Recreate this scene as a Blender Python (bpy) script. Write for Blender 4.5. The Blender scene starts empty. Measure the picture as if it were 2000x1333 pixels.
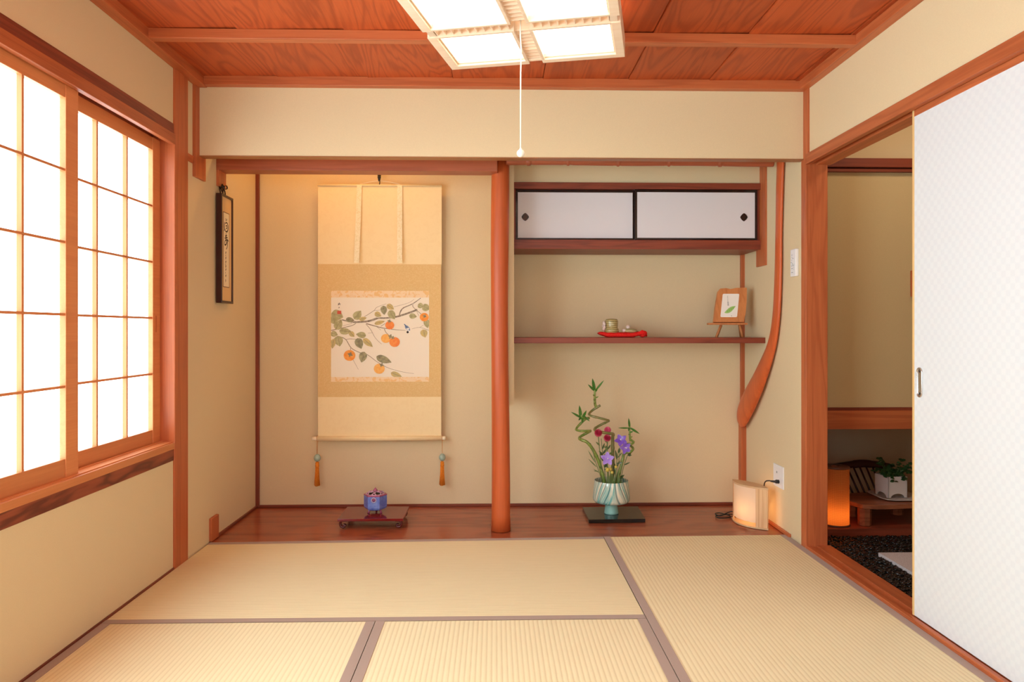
import bpy, bmesh, math, random
from math import sin, cos, pi, radians, sqrt
from mathutils import Vector, Matrix
random.seed(7)
S = bpy.context.scene
COL = S.collection

# ------------------------------------------------------------------ camera, world, light, exposure
W = 2.6914                      # room width; left wall surface is X=0, right wall surface X=W
cam_d = bpy.data.cameras.new('camera')
cam = bpy.data.objects.new('camera', cam_d)
COL.objects.link(cam)
cam.location = (1.3047, 0, 0.97)
cam.rotation_euler = (pi / 2, 0, -0.0242)
cam_d.sensor_width = 36
cam_d.lens = 1402.7 / 2000 * 36
cam_d.shift_y = -(666.5 - 645.35) / 2000
cam_d.clip_start = 0.02
S.camera = cam

S.view_settings.view_transform = 'Standard'
S.view_settings.look = 'None'
S.view_settings.gamma = 1
S.view_settings.use_curve_mapping = False
S.view_settings.exposure = 0.25
S.cycles.use_denoising = True
S.cycles.max_bounces = 10
S.cycles.diffuse_bounces = 6

PAPER_E = 4.3                   # daylight glow of the two far shoji panels
NEAR_E = 12.5                   # stronger glow of two unseen near panels, added to light the room
REAR_E = 3.3                    # fill glow of the unseen shoji added behind the camera
LAMP_E = 3.2                    # ceiling lamp shades

world = bpy.data.worlds.new('world')
S.world = world
world.use_nodes = True
world.node_tree.nodes['Background'].inputs[0].default_value = (0.8, 0.9, 1, 1)
world.node_tree.nodes['Background'].inputs[1].default_value = 0.3

def light(name, kind, loc, power, color, **kw):
    d = bpy.data.lights.new(name, kind)
    d.energy = power
    d.color = color
    rot = kw.pop('rot', (0, 0, 0))
    for k, v in kw.items():
        setattr(d, k, v)
    o = bpy.data.objects.new(name, d)
    COL.objects.link(o)
    o.location = loc
    o.rotation_euler = rot
    return o
# the alcove's concealed strip lamp behind the drop wall
light('alcove_strip_lamp', 'AREA', (0.52, 3.60, 2.12), 2.8, (1, 0.50, 0.12), shape='RECTANGLE', size=0.8, size_y=0.06, rot=(radians(20), 0, 0))

# ------------------------------------------------------------------ helpers
def srgb(r, g, b):
    def f(c):
        c /= 255
        return c / 12.92 if c <= 0.04045 else ((c + 0.055) / 1.055) ** 2.4
    return (f(r), f(g), f(b), 1)

def tag(o, label=None, cat=None, group=None, kind=None):
    if label: o['label'] = label
    if cat: o['category'] = cat
    if group: o['group'] = group
    if kind: o['kind'] = kind
    return o

class MB:
    """collects shapes and links them as one mesh object"""
    def __init__(self):
        self.bm = bmesh.new()
        self.mi = 0
        self.sm = False
    def _fin(self, faces):
        for f in faces:
            f.material_index = self.mi
            f.smooth = self.sm
    def box(self, x0, x1, y0, y1, z0, z1, bev=0.0, M=None):
        vs = [self.bm.verts.new(p) for p in
              ((x0, y0, z0), (x1, y0, z0), (x1, y1, z0), (x0, y1, z0), (x0, y0, z1), (x1, y0, z1), (x1, y1, z1), (x0, y1, z1))]
        fs = [self.bm.faces.new([vs[i] for i in q]) for q in
              ((3, 2, 1, 0), (4, 5, 6, 7), (0, 1, 5, 4), (1, 2, 6, 5), (2, 3, 7, 6), (3, 0, 4, 7))]
        self._fin(fs)
        if M is not None:
            for v in vs: v.co = M @ v.co
        if bev:
            es = list({e for f in fs for e in f.edges})
            r = bmesh.ops.bevel(self.bm, geom=es, offset=bev, segments=2, affect='EDGES', profile=0.5, clamp_overlap=True)
            self._fin(r['faces'])
        return self
    def cbox(self, c, s, M=None, bev=0.0):
        """box by centre and size, turned by M about its centre"""
        T = Matrix.Translation(Vector(c)) @ (M.to_4x4() if M is not None else Matrix.Identity(4))
        a, b, d = s[0] / 2, s[1] / 2, s[2] / 2
        return self.box(-a, a, -b, b, -d, d, bev, T)
    def tube(self, pts, rad, n=10, cap=True, flat=(1, 1)):
        pts = [Vector(p) for p in pts]
        if not isinstance(rad, (list, tuple)): rad = [rad] * len(pts)
        rings = []
        t0 = (pts[1] - pts[0]).normalized()
        up = Vector((0, 0, 1)) if abs(t0.z) < 0.9 else Vector((1, 0, 0))
        u = t0.cross(up).normalized()
        for i, p in enumerate(pts):
            if i == 0: t = pts[1] - pts[0]
            elif i == len(pts) - 1: t = pts[-1] - pts[-2]
            else: t = (pts[i + 1] - pts[i]).normalized() + (pts[i] - pts[i - 1]).normalized()
            t.normalize()
            u = (u - t * u.dot(t)).normalized()
            v = t.cross(u)
            rings.append([self.bm.verts.new(p + u * (cos(2 * pi * k / n) * rad[i] * flat[0]) + v * (sin(2 * pi * k / n) * rad[i] * flat[1])) for k in range(n)])
        fs = []
        for a, b in zip(rings, rings[1:]):
            for k in range(n):
                fs.append(self.bm.faces.new((a[k], a[(k + 1) % n], b[(k + 1) % n], b[k])))
        if cap:
            fs.append(self.bm.faces.new(rings[0][::-1])); fs.append(self.bm.faces.new(rings[-1]))
        for f in fs: f.material_index = self.mi; f.smooth = True
        if cap:
            for f in fs[-2:]: f.smooth = False
        return self
    def lathe(self, prof, c=(0, 0, 0), n=40, rot=0.0, smooth=True, close=False):
        c = Vector(c); rings = []
        for r, z in prof:
            if r < 1e-6: rings.append([self.bm.verts.new(c + Vector((0, 0, z)))])
            else: rings.append([self.bm.verts.new(c + Vector((r * cos(rot + 2 * pi * k / n), r * sin(rot + 2 * pi * k / n), z))) for k in range(n)])
        fs = []
        for a, b in zip(rings, rings[1:]):
            for k in range(n):
                k2 = (k + 1) % n
                if len(a) == 1 and len(b) == 1: continue
                if len(a) == 1: fs.append(self.bm.faces.new((a[0], b[k2], b[k])))
                elif len(b) == 1: fs.append(self.bm.faces.new((a[k], a[k2], b[0])))
                else: fs.append(self.bm.faces.new((a[k], a[k2], b[k2], b[k])))
        for f in fs: f.material_index = self.mi; f.smooth = smooth
        return self
    def prism(self, poly, f, d0, d1, smooth_side=False):
        """poly: 2D outline; f(u,v,d) -> 3D; solid between depth d0 and d1"""
        a = [self.bm.verts.new(f(u, v, d0)) for u, v in poly]
        b = [self.bm.verts.new(f(u, v, d1)) for u, v in poly]
        n = len(poly)
        fs = [self.bm.faces.new(a[::-1]), self.bm.faces.new(b)]
        side = [self.bm.faces.new((a[k], a[(k + 1) % n], b[(k + 1) % n], b[k])) for k in range(n)]
        self._fin(fs + side)
        if smooth_side:
            for s_ in side: s_.smooth = True
        return self
    def poly(self, pts):
        fc = self.bm.faces.new([self.bm.verts.new(p) for p in pts]); self._fin([fc]); return self
    def ribbon(self, pts, wid, f):
        """flat brush stroke: 2D points with widths, mapped to 3D by f(u,v)"""
        if not isinstance(wid, (list, tuple)): wid = [wid] * len(pts)
        L = []
        for i, p in enumerate(pts):
            a = pts[max(0, i - 1)]; b = pts[min(len(pts) - 1, i + 1)]
            dx, dy = b[0] - a[0], b[1] - a[1]; l = math.hypot(dx, dy) or 1
            nx, ny = -dy / l * wid[i] / 2, dx / l * wid[i] / 2
            L.append((self.bm.verts.new(f(p[0] + nx, p[1] + ny)), self.bm.verts.new(f(p[0] - nx, p[1] - ny))))
        fs = [self.bm.faces.new((a[0], a[1], b[1], b[0])) for a, b in zip(L, L[1:])]
        self._fin(fs); return self
    def ball(self, c, r, sub=2, scale=(1, 1, 1), M=None):
        T = Matrix.Translation(Vector(c)) @ (M.to_4x4() if M is not None else Matrix.Identity(4)) @ Matrix.Diagonal((r * scale[0], r * scale[1], r * scale[2], 1))
        g = bmesh.ops.create_icosphere(self.bm, subdivisions=sub, radius=1, matrix=T)
        for v in g['verts']:
            for f in v.link_faces: f.material_index = self.mi; f.smooth = True
        return self
    def leaf(self, base, tip, w, nrm=(0, -1, 0), bend=0.0, fold=0.15, n=7):
        """pointed leaf blade of real curvature from base to tip"""
        base, tip = Vector(base), Vector(tip); d = tip - base; l = d.length
        t = d.normalized(); nr = Vector(nrm); s = t.cross(nr).normalized(); nr = s.cross(t)
        rows = []
        for i in range(n):
            k = i / (n - 1); ww = w / 2 * (sin(pi * min(1, k * 0.93 + 0.07)) ** 0.8) * (1 - 0.25 * k)
            c = base + d * k + nr * (bend * l * (k * k))
            if i == n - 1: ww = w * 0.01
            rows.append((self.bm.verts.new(c - s * ww + nr * (fold * ww)), self.bm.verts.new(c), self.bm.verts.new(c + s * ww + nr * (fold * ww))))
        fs = []
        for a, b in zip(rows, rows[1:]):
            fs.append(self.bm.faces.new((a[0], a[1], b[1], b[0]))); fs.append(self.bm.faces.new((a[1], a[2], b[2], b[1])))
        for f in fs: f.material_index = self.mi; f.smooth = True
        return self
    def build(self, name, mats, parent=None, loc=None, sharp=None):
        me = bpy.data.meshes.new(name)
        bmesh.ops.recalc_face_normals(self.bm, faces=self.bm.faces[:]) if not getattr(self, 'open', False) else None
        self.bm.to_mesh(me); self.bm.free()
        for m in (mats if isinstance(mats, (list, tuple)) else [mats]): me.materials.append(m)
        o = bpy.data.objects.new(name, me); COL.objects.link(o)
        if parent is not None: o.parent = parent
        if loc is not None: o.location = loc
        return o

def thing(name, label, cat, loc=(0, 0, 0), rz=0.0, group=None):
    o = bpy.data.objects.new(name, None); COL.objects.link(o)
    o.location = loc; o.rotation_euler = (0, 0, rz); o.empty_display_size = 0.05
    return tag(o, label, cat, group)

def struct(name, mb, mat, parent=None):
    o = mb.build(name, mat, parent)
    if parent is None: o['kind'] = 'structure'
    return o

def copy_tree(o, parent=None):
    c = o.copy(); COL.objects.link(c)
    if parent is not None: c.parent = parent
    for ch in list(o.children): copy_tree(ch, c)
    return c

def smoothpath(pts, n=6):
    """Catmull-Rom through the points (any dimension)"""
    out = []
    P = [pts[0]] + list(pts) + [pts[-1]]
    for i in range(1, len(P) - 2):
        for k in range(n):
            t = k / n; a, b, c, d = P[i - 1], P[i], P[i + 1], P[i + 2]
            out.append(tuple(0.5 * ((2 * b[j]) + (-a[j] + c[j]) * t + (2 * a[j] - 5 * b[j] + 4 * c[j] - d[j]) * t * t + (-a[j] + 3 * b[j] - 3 * c[j] + d[j]) * t ** 3) for j in range(len(b))))
    out.append(tuple(pts[-1]))
    return out

# ------------------------------------------------------------------ materials
def base_mat(name, col, rough=0.5, spec=0.5, metal=0.0, coat=0.0, sheen=0.0):
    m = bpy.data.materials.new(name); m.use_nodes = True
    b = m.node_tree.nodes['Principled BSDF']
    b.inputs['Base Color'].default_value = col
    b.inputs['Roughness'].default_value = rough
    b.inputs['Specular IOR Level'].default_value = spec
    b.inputs['Metallic'].default_value = metal
    b.inputs['Coat Weight'].default_value = coat
    b.inputs['Coat Roughness'].default_value = 0.08
    b.inputs['Sheen Weight'].default_value = sheen
    return m

class G:
    """small node-graph helper"""
    def __init__(self, m):
        self.m = m; self.t = m.node_tree; self.b = self.t.nodes['Principled BSDF']
    def n(self, typ, **kw):
        nd = self.t.nodes.new(typ)
        for k, v in kw.items():
            if k.startswith('i_'):
                key = k[2:]; key = int(key) if key.isdigit() else key.replace('_', ' ')
                s = nd.inputs[key]
                if hasattr(v, 'links'): self.t.links.new(v, s)
                else: s.default_value = v
            else: setattr(nd, k, v)
        return nd
    def math(self, op, a, b=0.0, c=0.0): return self.n('ShaderNodeMath', operation=op, i_0=a, i_1=b, i_2=c).outputs[0]
    def obj(self): return self.n('ShaderNodeTexCoord').outputs['Object']
    def mapping(self, vec, scale=(1, 1, 1), rot=(0, 0, 0), loc=(0, 0, 0)):
        return self.n('ShaderNodeMapping', i_0=vec, i_Scale=scale, i_Rotation=rot, i_Location=loc).outputs[0]
    def noise(self, vec, scale, detail=3, rough=0.55, dist=0.0):
        return self.n('ShaderNodeTexNoise', i_Vector=vec, i_Scale=scale, i_Detail=detail, i_Roughness=rough, i_Distortion=dist).outputs['Fac']
    def ramp(self, fac, stops):
        r = self.n('ShaderNodeValToRGB', i_Fac=fac); e = r.color_ramp.elements
        while len(e) < len(stops): e.new(0.5)
        for x, (p, c) in zip(e, stops): x.position = p; x.color = c
        return r.outputs[0]
    def mix(self, fac, a, b, blend='MIX'):
        return self.n('ShaderNodeMix', data_type='RGBA', blend_type=blend, i_0=fac, i_6=a, i_7=b).outputs[2]
    def sep(self, v): return self.n('ShaderNodeSeparateXYZ', i_0=v).outputs
    def comb(self, x, y, z): return self.n('ShaderNodeCombineXYZ', i_0=x, i_1=y, i_2=z).outputs[0]
    def col(self, v): self.t.links.new(v, self.b.inputs['Base Color'])
    def rough(self, v): self.t.links.new(v, self.b.inputs['Roughness'])
    def bump(self, h, strength=0.3, dist=0.002):
        bn = self.n('ShaderNodeBump', i_Strength=strength, i_Distance=dist, i_Height=h)
        self.t.links.new(bn.outputs[0], self.b.inputs['Normal'])

def mul(c, k): return (min(1, c[0] * k), min(1, c[1] * k), min(1, c[2] * k), 1)

def plaster(name, col):
    m = base_mat(name, col, 0.95, 0.15); g = G(m); o = g.obj()
    f = g.noise(o, 420, 2, 0.6); bl = g.noise(o, 3, 3)
    c = g.ramp(f, [(0.3, mul(col, 0.965)), (0.7, mul(col, 1.03))])
    g.col(g.mix(g.math('MULTIPLY', bl, 0.12), c, mul(col, 0.9)))
    g.bump(f, 0.25, 0.0008)
    return m

def wood(name, light_c, dark_c, axis='X', ring=10.0, scale=3.0, rough=0.42, spec=0.4, line=0.5, coat=0.0, stretch=0.06):
    m = base_mat(name, light_c, rough, spec, coat=coat); g = G(m)
    isl = g.n('ShaderNodeNewGeometry').outputs['Random Per Island']
    off = g.comb(g.math('MULTIPLY', isl, 37.0), g.math('MULTIPLY', isl, 53.0), g.math('MULTIPLY', isl, 19.0))
    v = g.n('ShaderNodeVectorMath', operation='ADD', i_0=g.obj(), i_1=off).outputs[0]
    sc = {'X': (stretch, 1, 1), 'Y': (1, stretch, 1), 'Z': (1, 1, stretch)}[axis]
    v1 = g.mapping(v, tuple(s * scale for s in sc))
    nz = g.noise(v1, 1.6, 3, 0.5, 0.6)
    rings = g.math('SINE', g.math('MULTIPLY', nz, ring * 6.2832))
    rings = g.math('POWER', g.math('MULTIPLY_ADD', rings, 0.5, 0.5), 2.2)
    sf = {'X': (0.02, 1, 1), 'Y': (1, 0.02, 1), 'Z': (1, 1, 0.02)}[axis]
    fib = g.noise(g.mapping(v, sf), 260, 3, 0.6)
    big = g.noise(g.mapping(v, sc), 2.3, 2)
    c = g.mix(g.math('MULTIPLY', rings, line), light_c, dark_c)
    c = g.mix(g.math('MULTIPLY', g.math('SUBTRACT', fib, 0.35), 0.7), c, dark_c)
    c = g.mix(g.math('MULTIPLY', big, 0.35), c, mul(dark_c, 1.15))
    tone = g.math('MULTIPLY_ADD', isl, 0.22, 0.89)
    c = g.mix(1.0, c, g.n('ShaderNodeCombineColor', i_0=tone, i_1=tone, i_2=tone).outputs[0], 'MULTIPLY')
    g.col(c); g.bump(fib, 0.08, 0.0006)
    return m

M = {}
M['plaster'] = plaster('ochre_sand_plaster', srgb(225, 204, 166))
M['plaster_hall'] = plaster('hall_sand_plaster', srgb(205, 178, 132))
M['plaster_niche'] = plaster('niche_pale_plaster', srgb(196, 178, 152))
cw_l, cw_d = srgb(201, 112, 66), srgb(140, 62, 32)
for ax in 'XYZ':
    M['wood' + ax] = wood('cedar_wood_' + ax, cw_l, cw_d, ax, 5, 9, line=0.35)
    M['dark' + ax] = wood('stained_wood_' + ax, srgb(150, 70, 46), srgb(82, 32, 22), ax, 6, 8, line=0.4)
    M['shoji' + ax] = wood('shoji_wood_' + ax, srgb(222, 146, 92), srgb(190, 104, 58), ax, 4, 9, line=0.2)
M['ceilwood'] = wood('ceiling_board_wood', srgb(202, 92, 42), srgb(122, 42, 16), 'Y', 13, 3.4, line=0.42, stretch=0.12, rough=0.5)
M['panelwood'] = wood('burled_sill_wood', srgb(164, 82, 54), srgb(80, 32, 22), 'Y', 5, 5, line=0.75, stretch=0.2)
M['floorwood'] = wood('alcove_floor_wood', srgb(176, 92, 60), srgb(112, 50, 32), 'X', 8, 3.0, line=0.5, stretch=0.12, rough=0.24, spec=0.5)
M['pillar'] = wood('polished_log', srgb(212, 104, 54), srgb(156, 64, 30), 'Z', 4, 7, line=0.3, rough=0.36, spec=0.35)
M['pale'] = wood('pale_lamp_wood', srgb(236, 198, 152), srgb(202, 148, 102), 'Z', 9, 16, line=0.7, rough=0.5, stretch=0.02)
M['white_wood'] = wood('white_lamp_wood', srgb(238, 214, 190), srgb(222, 186, 152), 'X', 5, 10, line=0.3, rough=0.5)
M['easel'] = wood('easel_wood', srgb(212, 140, 84), srgb(172, 96, 52), 'Z', 5, 12, line=0.4, rough=0.5)
M['seatwood'] = wood('low_chair_wood', srgb(170, 104, 70), srgb(112, 60, 40), 'X', 6, 7, line=0.5, rough=0.35)
M['black_log'] = wood('dark_log', srgb(72, 34, 26), srgb(34, 16, 12), 'X', 5, 9, line=0.4, rough=0.35)
M['black'] = base_mat('black_lacquer_edge', srgb(34, 18, 16), 0.18, 0.6)
M['lacquer_black'] = base_mat('black_lacquer', srgb(14, 12, 12), 0.06, 0.6)
M['lacquer_red'] = base_mat('red_lacquer', srgb(120, 22, 20), 0.12, 0.6)
M['lacquer_dark'] = base_mat('dark_red_lacquer', srgb(86, 18, 18), 0.15, 0.6)
M['door_paper'] = base_mat('cabinet_paper', srgb(226, 220, 226), 0.85, 0.2)
M['heri'] = base_mat('tatami_edging', srgb(166, 140, 126), 0.75, 0.2, sheen=0.2)
M['white'] = base_mat('white_plastic', srgb(240, 238, 240), 0.35, 0.5)
M['grey_mark'] = base_mat('grey_print', srgb(170, 172, 178), 0.6)
M['cord'] = base_mat('black_rubber', srgb(26, 22, 22), 0.45)
M['white_cord'] = base_mat('white_cord', srgb(250, 244, 230), 0.6)
M['metal'] = base_mat('brushed_nickel', srgb(214, 214, 216), 0.25, metal=1.0)
M['pull_metal'] = base_mat('bronze_pull', srgb(70, 52, 44), 0.35, metal=0.8)
M['dark_hole'] = base_mat('dark_recess', srgb(40, 34, 32), 0.6)
M['ink'] = base_mat('sumi_ink', srgb(46, 30, 24), 0.8)
M['brown_line'] = base_mat('brown_mat_line', srgb(92, 58, 34), 0.7)
M['straw_base'] = base_mat('straw_floor', srgb(226, 204, 158), 0.9, 0.2)

def tatami(name, axis):
    m = base_mat(name, srgb(230, 208, 160), 0.72, 0.25); g = G(m); o = g.obj()
    x, y, z = g.sep(o)
    a, b = (x, y) if axis == 'Y' else (y, x)        # ribs run along `axis`
    w = g.math('SINE', g.math('MULTIPLY', a, 2 * pi / 0.0152))
    w01 = g.math('MULTIPLY_ADD', w, 0.5, 0.5)
    rib = g.math('POWER', w01, 0.45)
    sc = (1, 0.12, 1) if axis == 'X' else (0.12, 1, 1)
    rush = g.noise(g.mapping(o, sc), 900, 2, 0.6)
    sl = g.noise(g.mapping(o, (0.25, 1, 1) if axis == 'X' else (1, 0.25, 1)), 60, 3, 0.6)
    big = g.noise(o, 2.2, 2)
    c = g.ramp(rib, [(0.0, srgb(216, 194, 150)), (0.75, srgb(236, 220, 180))])
    c = g.mix(g.math('MULTIPLY', g.math('SUBTRACT', rush, 0.3), 0.5), c, srgb(212, 190, 142))
    c = g.mix(g.math('MULTIPLY', sl, 0.35), c, srgb(244, 230, 194))
    c = g.mix(g.math('MULTIPLY', big, 0.2), c, srgb(228, 214, 170))
    g.col(c); g.bump(g.math('ADD', rib, g.math('MULTIPLY', rush, 0.25)), 0.35, 0.0018)
    return m
M['tatamiX'] = tatami('tatami_rush_crosswise', 'X')
M['tatamiY'] = tatami('tatami_rush_lengthwise', 'Y')

def glow(name, col, ecol, e):
    m = base_mat(name, col, 0.9, 0.1)
    b = m.node_tree.nodes['Principled BSDF']
    b.inputs['Emission Color'].default_value = ecol
    b.inputs['Emission Strength'].default_value = e
    return m
M['shoji_paper'] = glow('backlit_shoji_paper', srgb(245, 245, 240), (0.70, 0.93, 1.0, 1), PAPER_E)
M['near_paper'] = glow('added_glow_near_paper', srgb(245, 245, 240), (0.70, 0.93, 1.0, 1), NEAR_E)
M['rear_paper'] = glow('added_glow_rear_paper', srgb(245, 245, 240), (0.74, 0.94, 1.0, 1), REAR_E)
M['lamp_paper_dim'] = glow('lit_cross_shade', srgb(250, 248, 236), (1.0, 0.93, 0.78, 1), LAMP_E * 0.3)
M['lamp_paper'] = glow('lit_lamp_shade', srgb(250, 248, 236), (1.0, 0.93, 0.78, 1), LAMP_E)

def fusuma_mat():
    m = base_mat('patterned_sliding_door_paper', srgb(244, 242, 238), 0.7, 0.25); g = G(m)
    x, y, z = g.sep(g.obj())
    k = 2 * pi / 0.036
    a = g.math('SINE', g.math('MULTIPLY', y, k)); b = g.math('SINE', g.math('MULTIPLY', z, k))
    p = g.math('MULTIPLY_ADD', g.math('MULTIPLY', a, b), 0.5, 0.5)
    p = g.n('ShaderNodeMapRange', i_0=p, i_1=0.35, i_2=0.65).outputs[0]
    g.col(g.mix(p, srgb(222, 225, 229), srgb(218, 221, 226)))
    return m
M['fusuma'] = fusuma_mat()

# ------------------------------------------------------------------ room shell
CZ = 2.072                      # ceiling board height
YR = -1.2                       # rear wall behind the camera
struct('floor', MB().box(-0.12, W + 0.12, YR, 3.30, -0.12, -0.055).box(0.0, W, YR, 0.56, -0.055, 0.0), M['straw_base'])
fl = MB()
bm_pts = [(0, 3.312), (1.815, 3.358), (W, 3.372), (W, 3.98), (0, 3.98)]
fl.prism(bm_pts, lambda u, v, d: (u, v, d), -0.06, -0.002)
struct('floor_alcove', fl, M['floorwood'])

# left wall: window opening Y 0.2..2.947, Z 0.485..1.722
wl = MB()
T = 0.13
wl.box(-T, 0, YR, 2.952, -0.05, 0.485).box(-T, 0, YR, 2.952, 1.7655, CZ + 0.1).box(-T, 0, YR, 0.2, 0.485, 1.7655).box(-T, 0, 2.952, 4.07, -0.05, 2.32)
struct('wall_left', wl, M['plaster'])
# far wall, drop wall over the alcove, right wall, rear wall
struct('wall_back', MB().box(-T, W + 0.1, 3.97, 4.07, -0.05, 2.32), M['plaster'])
struct('wall_drop', MB().box(0, W, 3.18, 3.2265, 1.7345, CZ + 0.2), M['plaster'])
wr = MB()
wr.box(W, W + 0.1, YR, 3.16, 1.752, CZ + 0.1).box(W, W + 0.088, 3.16, 3.97, -0.05, 2.32).box(W, W + 0.1, YR, 0.5, -0.05, 1.752)
struct('wall_right', wr, M['plaster'])
rw = MB()
rw.box(-T, W + 0.1, YR - 0.1, YR, -0.1, 0.3).box(-T, W + 0.1, YR - 0.1, YR, 1.75, CZ + 0.1).box(-T, 0.25, YR - 0.1, YR, 0.3, 1.75).box(W - 0.25, W + 0.1, YR - 0.1, YR, 0.3, 1.75)
struct('wall_rear', rw, M['plaster'])
# ceiling: lapped cedar boards running in depth, backing above, alcove ceiling
ce = MB()
xs = [-0.02, 0.362, 0.752, 1.122, 1.516, 1.893, 2.25, 2.633, W + 0.02]
for a, b in zip(xs, xs[1:]):
    vs = ce.box(a + 0.0015, b - 0.0015, YR, 3.18, CZ, CZ + 0.009).bm.verts[:][-8:]
    for v in vs:                          # each board leans a little so that its edge laps the next
        v.co.z += 0.006 * (v.co.x - a) / (b - a) - 0.001
ceil = struct('ceiling', ce, M['ceilwood'])
struct('ceiling_backing', MB().box(-T, W + 0.1, YR, 3.2, CZ + 0.016, CZ + 0.05), M['woodY'])
struct('ceiling_alcove', MB().box(-T, W + 0.1, 3.2, 4.07, 2.30, 2.34), M['woodX'])

M['beam'] = wood('shade_toned_beam_wood', srgb(176, 96, 64), srgb(122, 56, 36), 'X', 5, 8, line=0.35)  # middle tone: part of the shade on the alcove beam is in the colour
M['edge'] = wood('tan_edge_wood', srgb(170, 112, 66), srgb(120, 70, 42), 'X', 5, 8, line=0.3)
n_trim = 0
def trim(mb, mat):
    global n_trim
    n_trim += 1
    return struct('trim_%d' % n_trim, mb, mat)
BV = 0.002
# ceiling battens and cornice mouldings
for y in (2.665, 2.16, 1.655, 1.15, 0.645, 0.14, -0.365, -0.87):
    trim(MB().box(0.012, W - 0.035, y - 0.02, y + 0.02, 2.036, CZ, BV), M['woodX'])
trim(MB().box(0.042, W - 0.038, 3.142, 3.18, 2.036, CZ + 0.004, BV), M['woodX'])
trim(MB().box(0, 0.045, YR, 3.18, 2.033, CZ + 0.006, BV), M['woodY'])
trim(MB().box(W - 0.04, W, YR, 3.18, 2.036, CZ + 0.006, BV), M['woodY'])
trim(MB().box(0.0, W, YR, YR + 0.04, 2.036, CZ + 0.004, BV), M['woodX'])
# left column, head rail over the window (two bands), sill and dark apron board
trim(MB().box(-0.12, 0.008, 2.947, 3.073, -0.002, 2.04, 0.003), M['woodZ'])
trim(MB().box(-T, 0.004, YR, 2.947, 1.765, 1.808, BV), M['darkY'])
trim(MB().box(-0.012, 0.010, YR, 2.949, 1.724, 1.766, BV).box(-T, -0.086, YR, 2.949, 1.724, 1.766).box(-0.09, -0.010, YR, 2.949, 1.757, 1.766), M['woodY'])
sill = MB().box(-T, 0.006, YR, 2.949, 0.487, 0.513, BV)
sill.box(-T, -0.003, 0.2, 2.947, 0.513, 0.517).box(-0.046, -0.040, 0.2, 2.947, 0.513, 0.521)
trim(sill, M['shojiY'])
trim(MB().box(-0.01, 0.003, YR, 2.948, 0.441, 0.487, 0.001), M['panelwood'])
trim(MB().box(-0.02, 0.006, YR, 2.947, -0.002, 0.006), M['darkY'])
# half posts and little rail on the left wall near the drop wall
trim(MB().box(-0.02, 0.012, 3.135, 3.25, 1.636, 2.04, BV), M['woodZ'])
trim(MB().box(-0.02, 0.006, 3.073, 3.135, 1.690, 1.722, 0.001), M['woodY'])
trim(MB().box(-0.02, 0.012, 3.40, 3.493, 1.648, 2.29, BV), M['woodZ'])
trim(MB().box(-0.02, 0.012, 3.315, 3.405, 0.0, 0.108, 0.004), M['woodZ'])
# lower edge board of the drop wall
trim(MB().box(0, W, 3.178, 3.2275, 1.7325, 1.7365, 0.0005), M['edge'])
# corner posts of the alcove
trim(MB().box(-0.01, 0.018, 3.952, 3.98, 0, 2.29, 0.001), M['darkZ'])
trim(MB().box(W - 0.020, W + 0.01, 3.950, 3.98, 0.5, 2.29, 0.001), M['woodZ'])
trim(MB().box(W - 0.028, W + 0.01, 3.925, 3.98, 0, 0.5, 0.001), M['woodZ'])
# skirting strips at the foot of the alcove walls
trim(MB().box(0, W, 3.958, 3.975, 0, 0.012), M['darkX'])
trim(MB().box(W - 0.012, W, 3.325, 3.96, 0.0, 0.015, 0.002), M['woodY'])
trim(MB().box(0, 0.010, 3.40, 3.96, 0.0, 0.010), M['darkY'])
# half post on the right wall beside the cabinet
trim(MB().box(W - 0.010, W + 0.02, 3.625, 3.752, 1.302, 2.29, BV), M['woodZ'])
# right door frame: jamb column, upper trim, head rail with groove, threshold
trim(MB().box(W - 0.006, W + 0.093, 3.155, 3.205, 0.0, 1.742, 0.003), M['woodZ'])
trim(MB().box(W - 0.007, W + 0.02, 3.13, 3.206, 1.738, 2.04, 0.001), M['woodZ'])
kam = MB().box(W - 0.008, W + 0.016, YR, 3.16, 1.706, 1.752, BV)
kam.box(W + 0.014, W + 0.104, YR, 3.16, 1.722, 1.752).box(W + 0.042, W + 0.104, YR, 3.16, 1.704, 1.723)
trim(kam, M['woodY'])
sk = MB().box(W - 0.004, W + 0.106, YR, 3.158, -0.05, 0.008, 0.0015)
sk.box(W - 0.003, W + 0.014, YR, 3.158, 0.008, 0.013, 0.001).box(W + 0.044, W + 0.106, YR, 3.158, 0.007, 0.013, 0.001)
trim(sk, M['woodY'])

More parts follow.
